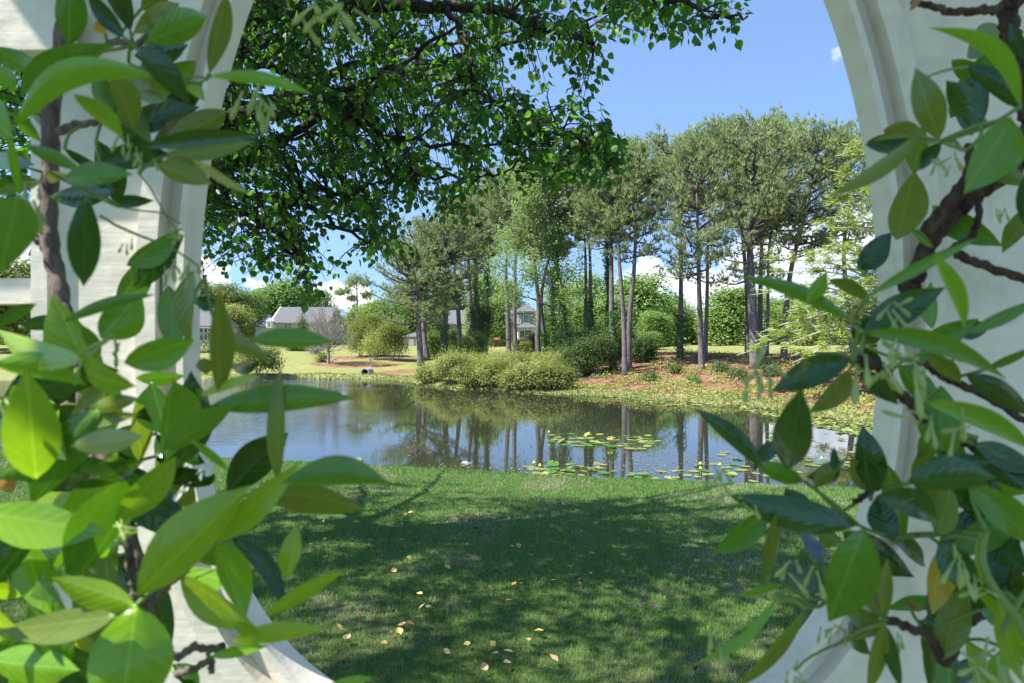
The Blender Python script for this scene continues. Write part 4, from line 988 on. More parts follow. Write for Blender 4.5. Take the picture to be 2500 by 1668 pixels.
# ------------------------------------------------------------------ near pear tree
def pear():
    rng = np.random.default_rng(31); TB = np.array([-3.25, 5.6, hz(-3.25, 5.6)])
    r = thing('pear_tree', 'large leafy tree overhanging the lawn from the left', 'tree', TB)
    tk = spline([TB+[0, 0, -.2], TB+[.05, 0, 1.0], TB+[-.05, 0, 2.2], TB+[.1, .1, 4.0], TB+[0, 0, 6.2]], 14)
    t = MB(); rr = np.interp(tk[:, 2]-TB[2], [-.2, 0, 2, 4, 6.2], [.30, .24, .19, .12, .04]); t.tube(tk-TB, rr, 12)
    link('trunk', t.mesh('trunk', M_pearbark, True), r)
    def tz(z): i = np.argmin(abs(tk[:, 2]-TB[2]-z)); return tk[i]
    def L(z, pts): return [tz(z)]+[UA(*p_) for p_ in pts]
    limbs = [(L(3.3, [(560, 40, 5.4), (680, 22, 5.1), (760, 40, 4.9), (950, 20, 4.6), (1150, 15, 4.4), (1300, 60, 4.2), (1450, 110, 4.0)]), .105),
             (L(3.1, [(590, 60, 5.2), (720, 55, 4.9), (820, 38, 4.6), (1000, -60, 4.2), (1250, -140, 3.8)]), .07),
             (L(2.7, [(525, 280, 5.5), (620, 262, 5.3), (740, 245, 5.2), (870, 212, 5.1), (1000, 140, 5.0), (1120, 60, 4.9)]), .075),
             (L(2.6, [(530, 292, 5.3), (650, 285, 5.2), (760, 272, 5.1), (865, 255, 5.0), (930, 325, 4.9), (1080, 355, 4.8), (1230, 350, 4.7)]), .065),
             (L(2.8, [(600, 180, 5.9), (720, 185, 5.8), (830, 165, 5.7), (960, 100, 5.6)]), .06),
             (L(2.3, [(515, 415, 5.4), (575, 392, 5.3), (700, 340, 5.3), (850, 330, 5.2)]), .05),
             (L(2.2, [(512, 430, 5.2), (600, 478, 5.1), (690, 497, 5.0), (770, 512, 4.9), (830, 560, 4.9), (900, 585, 4.8), (960, 590, 4.8)]), .045),
             (L(2.1, [(505, 470, 5.1), (560, 512, 5.0), (615, 527, 4.9), (680, 572, 4.9), (725, 625, 4.8), (735, 680, 4.8)]), .042),
             ([UA(1090, 18, 4.45), UA(1145, 120, 4.4), UA(1160, 210, 4.3), UA(1290, 300, 4.2), UA(1400, 360, 4.1), UA(1500, 390, 4.0)], .03),
             ([UA(1060, -30, 4.3), UA(1300, -60, 4.0), UA(1560, -20, 3.8), UA(1740, 30, 3.6), UA(1825, 40, 3.5)], .03),
             ([UA(865, 255, 5.0), UA(880, 300, 4.9), UA(985, 420, 4.8), UA(1120, 430, 4.7), UA(1260, 420, 4.5)], .03),
             ([UA(690, 497, 5.0), UA(840, 470, 4.9), UA(980, 430, 4.8)], .022)]
    for k in range(13):      # limbs of the unseen rest of the crown
        a = rad(95+k*26); z0 = 2.3+.28*k % 2.4; ln = 3.1+rng.random()
        e = tz(z0)+np.array([math.cos(a)*ln, math.sin(a)*ln*.9, 1.2+1.2*rng.random()]); limbs.append(([tz(z0), tz(z0)*.5+e*.5+[0, 0, .3], e], .07))
    for k in range(7):
        a = rad(-70+k*22); z0 = 3.4+.3*k; ln = 3.4
        e = tz(z0)+np.array([math.cos(a)*ln, math.sin(a)*ln*.9, 2.2]); limbs.append(([tz(z0), tz(z0)*.5+e*.5+[0, 0, .4], e], .06))
    LP = []; 
    for pts, r0 in limbs:
        q = spline(pts, 26); q[1:-1] += rng.normal(size=(24, 3))*.018; b_ = MB(); b_.tube(q-TB, np.linspace(r0, max(.007, r0*.16), 26)*.82, 8)
        link('limb', b_.mesh('limb', M_pearbark, True), r); LP.append(q[4:])
    LPc = np.vstack(LP)
    poly = np.array([(470, -60), (470, 690), (500, 640), (545, 690), (620, 650), (690, 690), (760, 735), (800, 700), (835, 620), (900, 600), (960, 640), (1010, 610), (1030, 545), (1100, 550), (1170, 480), (1260, 440), (1330, 465), (1400, 430), (1480, 450), (1520, 385), (1570, 355), (1630, 310), (1560, 318), (1490, 290), (1430, 200), (1500, 140), (1440, 95), (1600, 60), (1700, 80), (1820, 75), (1830, 20), (1780, -60)], float)
    def inpoly(p_):
        ins = np.zeros(len(p_), bool)
        for A, B in zip(poly, np.roll(poly, -1, 0)):
            ins ^= ((A[1] > p_[:, 1]) != (B[1] > p_[:, 1])) & (p_[:, 0] < (B[0]-A[0])*(p_[:, 1]-A[1])/(B[1]-A[1]+1e-9)+A[0])
        return ins
    # twig ends: in the overhanging part seen from the arbor, and through the unseen rest, shaped for its shade on the lawn
    C = []
    nn = 5200; q = np.stack([450+rng.random(nn)*1400, -60+rng.random(nn)*810], 1); q = q[inpoly(q)]
    dd = 3.9+3.0*rng.random(len(q))
    dd = np.where(q[:, 0] > 1250, 3.5+1.5*rng.random(len(q)), dd)
    dens_ = np.where(q[:, 0] < 1050, .76, .56)*np.where(q[:, 1] > 430, .85, 1.)*np.where((q[:, 0] > 1280) & (q[:, 1] < 260), .75, 1.)
    gap = vnoise(q[:, 0]/100, q[:, 1]/100, 2.6, 4)
    ok = rng.random(len(q)) < dens_*np.clip(.75+1.6*gap, .15, 1.2); q, dd = q[ok], dd[ok]
    C = np.stack([(q[:, 0]-1250)/F*dd, dd, CH-(q[:, 1]-834)/F*dd], 1)
    nv = len(C)
    o_ = rand_unit(rng, 4200)*(rng.random((4200, 1))**.42); E = np.array([-3.0, 4.7, 5.0])+o_*np.array([4.8, 4.7, 2.7])
    px_, py_ = 1250+F*E[:, 0]/np.maximum(E[:, 1], .1), 834-F*(E[:, 2]-CH)/np.maximum(E[:, 1], .1)
    vis = (E[:, 1] > .2) & (px_ > 440) & (px_ < 2300) & (py_ > -40)
    E = E[~vis & (E[:, 2] > 2.3)]; E = E[np.linalg.norm(E-[0, 0, CH], axis=1) > 2.4]; xs_ = E[:, 0]-sd.x/sd.z*E[:, 2]; ys_ = E[:, 1]-sd.y/sd.z*E[:, 2]; E = E[ys_ < 7.7-.62*xs_+.5*rng.normal(size=len(E))]; E = E[:1550]  # unseen twigs dropped where their shadow would cover the sunlit strip
    C = np.vstack([C, E])
    tw = MB(); lp = []; ld = []
    for c_ in C:
        i = np.argmin(((LPc-c_)**2).sum(1)*np.where(LPc[:, 2] > c_[2]-.5, 1, 1.8)); a = LPc[i]; v = c_-a; ln = np.linalg.norm(v)
        if ln > 1.7: a = c_-v/ln*1.2*(.6+.4*rng.random()); v = c_-a; ln = np.linalg.norm(v)
        mid = a+v*.5+[0, 0, .10*ln]+rng.normal(size=3)*.06*ln; e = c_+[0, 0, -.04]
        qq = spline([a, mid, e], 6); tw.tube(qq-TB, np.linspace(.0075, .002, 6), 3, cap=False)
        k = int(7+rng.integers(6))*(1 if len(lp) < nv else 2); f = .35+.65*rng.random(k); fi = f*5; f0 = np.minimum(fi.astype(int), 4); pp = qq[f0]+(qq[f0+1]-qq[f0])*(fi-f0)[:, None]
        sp_ = rand_unit(rng, k)*np.array([1, 1, .8])*.085*(.4+.8*rng.random((k, 1))); lp.append(pp+sp_+[0, 0, -.02]); ld.append(sp_/.08+np.array([0, 0, -.9]))
        for s_ in range(0, k, 2 if len(lp) <= nv else 99): tw.tube(np.array([pp[s_], pp[s_]+sp_[s_]])-TB, [.0022, .0012], 3, cap=False)
    link('twigs', tw.mesh('twigs', M_pearbark), r)
    P = np.vstack(lp); Dn = np.vstack(ld); Dn /= np.linalg.norm(Dn, axis=1)[:, None]; n = len(P)
    # one leaf outline: broad egg shape with a drawn-out tip, slightly folded along the rib
    t_ = np.array([0, .12, .35, .62, .84, 1.0]); hw_ = np.array([.02, .34, .46, .36, .14, 0])
    lv = [(0, 0, 0)]+[(t_[i], hw_[i], .10*hw_[i]) for i in range(1, 5)]+[(1.05, 0, -.06)]+[(t_[i], -hw_[i], .10*hw_[i]) for i in range(4, 0, -1)]+[(.45, 0, -.05)]
    lv = np.array(lv); lt = np.array([(10, i, (i+1) % 10) for i in range(10)])
    u_ = Dn; w_ = np.cross(u_, rand_unit(rng, n)+np.array([0, 0, .2])); w_ /= np.linalg.norm(w_, axis=1)[:, None]; nr = np.cross(u_, w_)
    S = .033+.027*rng.random(n)
    dist = np.linalg.norm(P-[0, 0, CH], axis=1)
    ppx, ppy = 1250+F*P[:, 0]/P[:, 1], 834-F*(P[:, 2]-CH)/P[:, 1]
    seen = (P[:, 1] > .5) & (ppx > 490) & (ppx < 2100) & (ppy > 0) & (ppy < 800)
    order = np.argsort(np.where(seen, dist/S, 1e9))[:300]; solo = np.zeros(n, bool); solo[order] = True
    inview = (P[:, 1] > .4) & (ppx > 380) & (ppx < 2300) & (ppy > -120)
    idx = np.where(~solo & inview)[0]; far_ = np.where(~solo & ~inview)[0]
    ob = MB(); diamonds(ob, P[far_]-TB, nr[far_], S[far_]*1.5, rng, .85); link('upper_foliage', ob.mesh('upper_foliage', M_pear), r, kind='stuff')  # out-of-view leaves, enlarged to thicken the shade on the lawn
    V = P[idx][:, None, :]-TB + S[idx][:, None, None]*(lv[None, :, 0:1]*u_[idx][:, None, :]+lv[None, :, 1:2]*w_[idx][:, None, :]*1.05+lv[None, :, 2:3]*nr[idx][:, None, :])
    T = lt[None]+(np.arange(len(idx))*11)[:, None, None]
    link('foliage', mesh_np('foliage', V.reshape(-1, 3), T.reshape(-1, 3), M_pear, np.repeat(rng.random(len(idx)), 11)), r, kind='stuff')
    shared = [mesh_np('leaf', lv, lt, M_pear, np.full(11, q_)) for q_ in (.1, .35, .6, .85)]
    for i in order:
        o = link('leaf', shared[int(rng.integers(4))], r)
        M3 = Matrix(((u_[i][0], w_[i][0]*1.05, nr[i][0]), (u_[i][1], w_[i][1]*1.05, nr[i][1]), (u_[i][2], w_[i][2]*1.05, nr[i][2])))*float(S[i])
        o.matrix_local = Matrix.Translation(Vector(P[i]-TB)) @ M3.to_4x4()
    return nv, n
print('pear', pear())

# ------------------------------------------------------------------ white arbor with oval opening
m = mat('white_paint'); n_ = noise(2.0, 6, .6, mapping=(1, 1, 16)); n5 = noise(5, 6, .7); n6 = noise(60, 3)
c = mixrgb(ramp(n5, [(.5, (0, 0, 0)), (.72, (1, 1, 1))]), ramp(n_, [(.3, (.73, .675, .56)), (.7, (.81, .755, .64))]), (.50, .48, .36))
p = principled(c, .5, .35, addm(n_, addm(n6, 0, .3), .7), .5, .004); finish(p.outputs[0]); M_paint = m
AY = .80; S_ = AY/F
ar = thing('arbor', 'white painted arbor wall with large oval opening framing the view', 'arbor', (0, AY, 0))
OD = .045; SO = (AY+OD)/F
def oval(off, n=300):
    """picture-derived oval grown outward by off metres"""
    o_ = []
    for i in range(n):
        a = 2*math.pi*i/n; c_, s_ = math.cos(a), math.sin(a)
        A = 827*SO+off
        if s_ >= 0: Bv, e = 1400*SO+off, 2.0
        else: Bv, e = 1020*SO+off, 2.6
        rr = (abs(c_/A)**e+abs(s_/Bv)**e)**(-1/e); o_.append(((1315-1250)*SO+rr*c_, rr*s_ + CH-(760-834)*SO))
    return np.array(o_)
def ovalring(b, o0, o1, y0, y1, n=300):
    A, B_ = oval(o0, n), oval(o1, n); V = np.vstack([np.stack([A[:, 0], np.full(n, y0), A[:, 1]], 1), np.stack([B_[:, 0], np.full(n, y0), B_[:, 1]], 1), np.stack([B_[:, 0], np.full(n, y1), B_[:, 1]], 1), np.stack([A[:, 0], np.full(n, y1), A[:, 1]], 1)])
    T = []
    for q in range(4):
        for j in range(n):
            j2 = (j+1) % n; a, b2 = q*n, ((q+1) % 4)*n; T += [(a+j, a+j2, b2+j2), (a+j, b2+j2, b2+j)]
    b.add(V, T)
part('inner_trim', lambda b: ovalring(b, 0, .008, .000, OD), M_paint, ar)
part('groove_board', lambda b: ovalring(b, .0081, .030, .020, .040), M_paint, ar)
part('outer_trim', lambda b: ovalring(b, .0301, .054, -.004, .040), M_paint, ar)
def panel(b):
    n = 400; A = oval(.0541, n); cx_, cz_ = (1315-1250)*SO, CH-(760-834)*SO
    X0, X1, Z0, Z1 = (72-1250)*S_, 1.15, .02, 2.75; Bq = []
    for (x_, z_) in A:
        dx, dz = x_-cx_, z_-cz_; k = []
        if dx > 1e-9: k.append((X1-cx_)/dx)
        if dx < -1e-9: k.append((X0-cx_)/dx)
        if dz > 1e-9: k.append((Z1-cz_)/dz)
        if dz < -1e-9: k.append((Z0-cz_)/dz)
        t_ = min(k); Bq.append((cx_+dx*t_, cz_+dz*t_))
    for cz in ((X0, Z0), (X0, Z1), (X1, Z0), (X1, Z1)):
        j = int(np.argmin([(q[0]-cz[0])**2+(q[1]-cz[1])**2 for q in Bq])); Bq[j] = cz
    Bq = np.array(Bq); V = np.vstack([np.stack([q[:, 0], np.full(n, y_), q[:, 1]], 1) for q, y_ in ((A, .012), (Bq, .012), (Bq, .045), (A, .045))]); T = []
    for q in range(4):
        for j in range(n):
            j2 = (j+1) % n; a, b2 = q*n, ((q+1) % 4)*n; T += [(a+j, a+j2, b2+j2), (a+j, b2+j2, b2+j)]
    b.add(V, T)
part('wall_panel', panel, M_paint, ar)
part('corner_strip', lambda b: b.box((72-1250)*S_, (112-1250)*S_, .002, .0118, .02, 2.75), M_paint, ar)
part('top_beam', lambda b: b.box(-1.6, (190-1250)*S_, -.03, .0, CH-(148-834)*S_, CH-(18-834)*S_), M_paint, ar)
part('side_rail', lambda b: b.box(-1.8, (71-1250)*S_, .03, .07, CH-(738-834)*S_, CH-(674-834)*S_), M_paint, ar)
part('roof', lambda b: b.box(-1.06, 1.30, -1.1, .12, 2.751, 2.80), M_paint, ar)  # unseen slab, added and sized to shade the wall and right-hand leaves
for xx, yy in ((-1.0, -1.02), (1.2, -1.02)): part('post', lambda b: b.box(xx, xx+.09, yy, yy+.09, -.8, 2.75), M_paint, ar)  # unseen posts under the added shade roof
part('trim_block', lambda b: b.box((392-1250)*S_, (436-1250)*S_, .004, .0195, CH-(784-834)*S_, CH-(655-834)*S_), M_paint, ar)

# ------------------------------------------------------------------ jasmine vines
def jleaf(name, c0, c1, trans, rough=.32, tc_=(1.35, 1.5, .6), vein=.35):
    m = mat(name); t = N('ShaderNodeTexCoord'); sp_ = N('ShaderNodeSeparateXYZ'); LK(t.outputs['Object'], sp_.inputs[0])
    ab = N('ShaderNodeMath', operation='ABSOLUTE'); LK(sp_.outputs['Y'], ab.inputs[0])
    oi = N('ShaderNodeObjectInfo'); n_ = noise(5, 4, .6)
    f = addm(oi.outputs['Random'], addm(n_, 0, .8, 0), .55); f2 = addm(f, -.22, 1.)
    col = ramp(f2, [(0, c0), (1, c1)])
    wv = N('ShaderNodeTexWave'); wv.inputs['Scale'].default_value = 2.6; wv.inputs['Distortion'].default_value = 2.6; wv.inputs['Detail Scale'].default_value = 2.0
    cm = N('ShaderNodeCombineXYZ'); LK(addm(ab.outputs[0], addm(sp_.outputs['X'], 0, 1), -.55), cm.inputs[0]); LK(cm.outputs[0], wv.inputs['Vector'])
    rib = N('ShaderNodeMapRange', interpolation_type='SMOOTHSTEP'); LK(ab.outputs[0], rib.inputs[0]); rib.inputs[1].default_value = .035; rib.inputs[2].default_value = .0; rib.inputs[3].default_value = 0; rib.inputs[4].default_value = vein
    hi = tuple(min(1, x*1.5+.03) for x in c1)
    vn_ = N('ShaderNodeMapRange', interpolation_type='SMOOTHSTEP'); LK(wv.outputs['Fac'], vn_.inputs[0]); vn_.inputs[1].default_value = .90; vn_.inputs[2].default_value = 1.; vn_.inputs[4].default_value = .10
    col = mixrgb(vn_.outputs[0], col, hi); col = mixrgb(rib.outputs[0], col, hi)
    sp1 = noise(9, 2, .5, 'Pos', (9, 9, 9)); spm = N('ShaderNodeMapRange', interpolation_type='SMOOTHSTEP'); LK(sp1, spm.inputs[0]); spm.inputs[1].default_value = .72; spm.inputs[2].default_value = .78; spm.inputs[4].default_value = .65
    col = mixrgb(spm.outputs[0], col, (.22, .13, .04))
    p = principled(col, rough*.7, .55, wv.outputs['Fac'], .05, .01)
    tr_ = N('ShaderNodeBsdfTranslucent'); LK(mixrgb(1., col, tc_, 'MULTIPLY'), tr_.inputs[0])
    mx = N('ShaderNodeMixShader'); mx.inputs[0].default_value = trans; LK(p.outputs[0], mx.inputs[1]); LK(tr_.outputs[0], mx.inputs[2]); finish(mx.outputs[0]); return m
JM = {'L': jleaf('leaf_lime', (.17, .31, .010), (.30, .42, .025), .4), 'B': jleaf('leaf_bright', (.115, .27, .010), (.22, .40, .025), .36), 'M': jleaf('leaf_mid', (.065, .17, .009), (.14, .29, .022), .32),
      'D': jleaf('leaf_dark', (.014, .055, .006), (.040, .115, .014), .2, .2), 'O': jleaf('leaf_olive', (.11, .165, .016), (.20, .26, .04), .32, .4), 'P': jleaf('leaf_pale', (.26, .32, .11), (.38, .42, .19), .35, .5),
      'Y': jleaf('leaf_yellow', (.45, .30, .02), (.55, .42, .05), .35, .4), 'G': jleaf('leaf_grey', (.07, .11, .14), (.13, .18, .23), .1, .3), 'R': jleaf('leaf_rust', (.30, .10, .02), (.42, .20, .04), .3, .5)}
JMESH = {}
def jmesh(bend, curl, fold):
    key = (round(bend, 1), round(curl, 2), round(fold, 2))
    if key in JMESH: return JMESH[key]
    V = []; nl, nw = 11, 4
    for i in range(nl+1):
        t = i/nl; wv = (math.sin(math.pi*min(1, t**.92))**.85)*(1-.18*t) if t < 1 else 0
        if t > .86: wv *= .55+.45*(1-t)/.14
        wv = max(wv, .012)
        for j in range(nw+1):
            s_ = j/nw*2-1; V.append((t, .5*wv*s_+bend*math.sin(math.pi*t), curl*math.sin(math.pi*t)+fold*abs(s_)*wv+.012*math.sin(t*17+s_*2)*abs(s_)))
    T = []
    for i in range(nl):
        for j in range(nw): a = i*(nw+1)+j; b_ = a+nw+1; T += [(a, b_, b_+1), (a, b_+1, a+1)]
    JMESH[key] = mesh_np('leaf', V, T, JM['M'], None, True); return JMESH[key]
CR = {1: (0, 0), 2: (0, 550), 3: (0, 1068), 4: (1650, 0), 5: (1650, 550), 6: (1650, 1068), 0: None}
def pt(cr, x, y):
    if cr == 0: return x, y
    return CR[cr][0]+x/2.613, CR[cr][1]+y/2.613
def vine(label, leaves, stems, buds, flowers, seed, dmap, fill=0, fmix='DDDMMO', extra=()):
    rng = np.random.default_rng(seed); root = thing('jasmine_vine', label, 'vine', (0, .6, 0)); O0 = np.array([0, .6, 0])
    SP = []
    for (cr, pts, d0, d1, r0, r1, woody) in stems:
        n = len(pts); P = [UA(*pt(cr, x, y), d0+(d1-d0)*i/(n-1)) for i, (x, y) in enumerate(pts)]
        q = spline(P, 6*n); q += rng.normal(size=q.shape)*(.0006 if woody else .0001); b_ = MB()
        rr = np.linspace(r0, r1, 6*n)*((1+.12*np.sin(np.arange(6*n)*1.9)) if woody else .8); b_.tube(q-O0, rr, 8)
        link('stem', b_.mesh('stem', (M_vine2 if seed == 501 else M_vine) if woody else M_greenstem, True), root); SP.append(q)
    SPc = np.vstack(SP)
    pet = MB(); npet = 0
    for lf in leaves:
        cr, xb, yb, xt, yt, w_, mt, dk = lf[:8]; bend = lf[8] if len(lf) > 8 else rng.normal()*.12; roll = lf[9] if len(lf) > 9 else rng.normal()*22
        sc_ = 1 if cr == 0 else 1/2.613
        d = dmap[dk]+rng.normal()*.008; B_ = UA(*pt(cr, xb, yb), d+rng.normal()*.012); T_ = UA(*pt(cr, xt, yt), d+rng.normal()*.02); T_ = T_+(T_-B_)*.05
        x = T_-B_; Ln = np.linalg.norm(x); x /= Ln; v = np.array([0, 0, CH])-(B_+T_)/2; nrm = v-x*(v@x); nrm /= np.linalg.norm(nrm)
        ra = rad(max(-50, min(50, roll))); yv = np.cross(nrm, x); n2 = nrm*math.cos(ra)+yv*math.sin(ra); y2 = np.cross(n2, x)
        W = w_*.98*sc_/F*d/max(.6, math.cos(ra))
        o = link('leaf', jmesh(bend, rng.choice([-.22, -.08, .08, .2]), rng.choice([-.16, -.10, .08, .14])), root)
        M3 = Matrix(((x[0]*Ln, y2[0]*W, n2[0]*W), (x[1]*Ln, y2[1]*W, n2[1]*W), (x[2]*Ln, y2[2]*W, n2[2]*W)))
        o.matrix_local = Matrix.Translation(Vector(B_-O0)) @ M3.to_4x4()
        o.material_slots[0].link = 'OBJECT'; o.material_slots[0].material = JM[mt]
        i = np.argmin(((SPc-B_)**2).sum(1)); dv = SPc[i]-B_
        if .002 < np.linalg.norm(dv) < .05: pet = MB(); pet.tube(spline([SPc[i], (SPc[i]+B_)/2-x*.004, B_], 5)-O0, [.0014]*5, 5); link('petiole', pet.mesh('petiole', M_greenstem, True), root)
    for k in range(fill):      # older leaves close to the panel, behind the others
        i = int(rng.integers(len(SPc))); B_ = SPc[i]+rng.normal(size=3)*[.035, .02, .035]; B_[1] = min(max(B_[1]+.04, .56), .72)
        a_ = rng.random()*6.28; x = np.array([math.cos(a_), rng.normal()*.3, math.sin(a_)-.3]); x /= np.linalg.norm(x); Ln = .045+.03*rng.random()
        if B_[1]+x[1]*Ln > .76: x[1] = -abs(x[1])
        ppx_ = 1250+F*(B_+x*Ln)[0]/(B_+x*Ln)[1]
        if 470 < ppx_ < 2160: continue
        v = np.array([0, 0, CH])-B_; nrm = v-x*(v@x)+.5*rand_unit(rng, 1)[0]; nrm -= x*(nrm@x); nrm /= np.linalg.norm(nrm); y2 = np.cross(nrm, x); W = Ln*.42
        o = link('leaf', jmesh(rng.normal()*.12, rng.choice([-.06, .0, .05]), rng.choice([-.10, .04])), root)
        o.matrix_local = Matrix.Translation(Vector(B_-O0)) @ Matrix(((x[0]*Ln, y2[0]*W, nrm[0]*W), (x[1]*Ln, y2[1]*W, nrm[1]*W), (x[2]*Ln, y2[2]*W, nrm[2]*W))).to_4x4()
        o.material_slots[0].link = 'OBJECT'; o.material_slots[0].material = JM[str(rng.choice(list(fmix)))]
    for (x0, x1, y0, y1, cnt, mix, da, db) in extra:      # the rest of the mass, between the stems and the front leaves
        for k in range(cnt):
            d = da+(db-da)*rng.random(); B_ = UA(x0+rng.random()*(x1-x0), y0+rng.random()*(y1-y0), d); a_ = rng.random()*6.28
            x = np.array([math.cos(a_), rng.normal()*.3, math.sin(a_)-.15]); x /= np.linalg.norm(x); Ln = .055+.03*rng.random(); e_ = B_+x*Ln
            if 485 < 1250+F*e_[0]/e_[1] < 2150: x[0] = -x[0]
            v = np.array([0, 0, CH])-B_; nrm = v/np.linalg.norm(v)+.45*rand_unit(rng, 1)[0]; nrm -= x*(nrm@x); nrm /= np.linalg.norm(nrm); y2 = np.cross(nrm, x); W = Ln*(.38+.1*rng.random())
            o = link('leaf', jmesh(rng.normal()*.15, rng.choice([-.06, .0, .05, .1]), rng.choice([-.10, -.05, .04])), root)
            o.matrix_local = Matrix.Translation(Vector(B_-O0)) @ Matrix(((x[0]*Ln, y2[0]*W, nrm[0]*W), (x[1]*Ln, y2[1]*W, nrm[1]*W), (x[2]*Ln, y2[2]*W, nrm[2]*W))).to_4x4()
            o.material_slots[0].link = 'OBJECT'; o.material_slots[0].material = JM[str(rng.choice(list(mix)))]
    M_bud = MATS['bud']
    for (cr, x, y, k, s_, d) in buds:      # drooping cluster of slim buds
        s_ *= .72; C_ = UA(*pt(cr, x, y), d); cl = link('bud_cluster', None, root); cl.location = C_-O0
        for i in range(k):
            e = np.array([rng.normal()*.5, rng.normal()*.4, -.8+.5*rng.normal()]); e = e/np.linalg.norm(e)*s_*(.7+.6*rng.random()); b_ = MB(); st = rng.normal(size=3)*s_*.25
            b_.tube(np.array([st, st+e*.35, st+e*.6, st+e*.85, st+e]), np.array([.04, .035, .075, .09, .015])*s_*1.1, 6); link('bud', b_.mesh('bud', M_bud, True), cl)
    for (cr, x, y, R_, d) in flowers:
        C_ = UA(*pt(cr, x, y), d); fl = link('flower', None, root); fl.location = C_-O0; fl.rotation_euler = (rad(65)+rng.normal()*.2, rng.normal()*.3, rng.random()*6.28)
        for i in range(5):
            a = i*2*math.pi/5; b_ = MB(); V = []; 
            for t in np.linspace(0, 1, 6):
                wv = .42*math.sin(math.pi*(.08+.84*t))**.8*(.5+.6*t); 
                for s2 in (-1, 0, 1):
                    rr = .12+.88*t; ang = a+.55*t*t; V.append((R_*(rr*math.cos(ang)-s2*wv*.8*math.sin(ang)), R_*(rr*math.sin(ang)+s2*wv*.8*math.cos(ang)), R_*(.10*t-.18*t*t+.05*s2)))
            T = []
            for i2 in range(5):
                for j in range(2): q_ = i2*3+j; T += [(q_, q_+3, q_+4), (q_, q_+4, q_+1)]
            b_.add(V, T); link('petal', b_.mesh('petal', MATS['petal'], True), fl)
solid('bud', (.33, .42, .12), .5, .12, 20); leafmat('petal', (.78, .80, .76), (.86, .87, .84), .4, .5, .3, 1, (1, 1, 1))

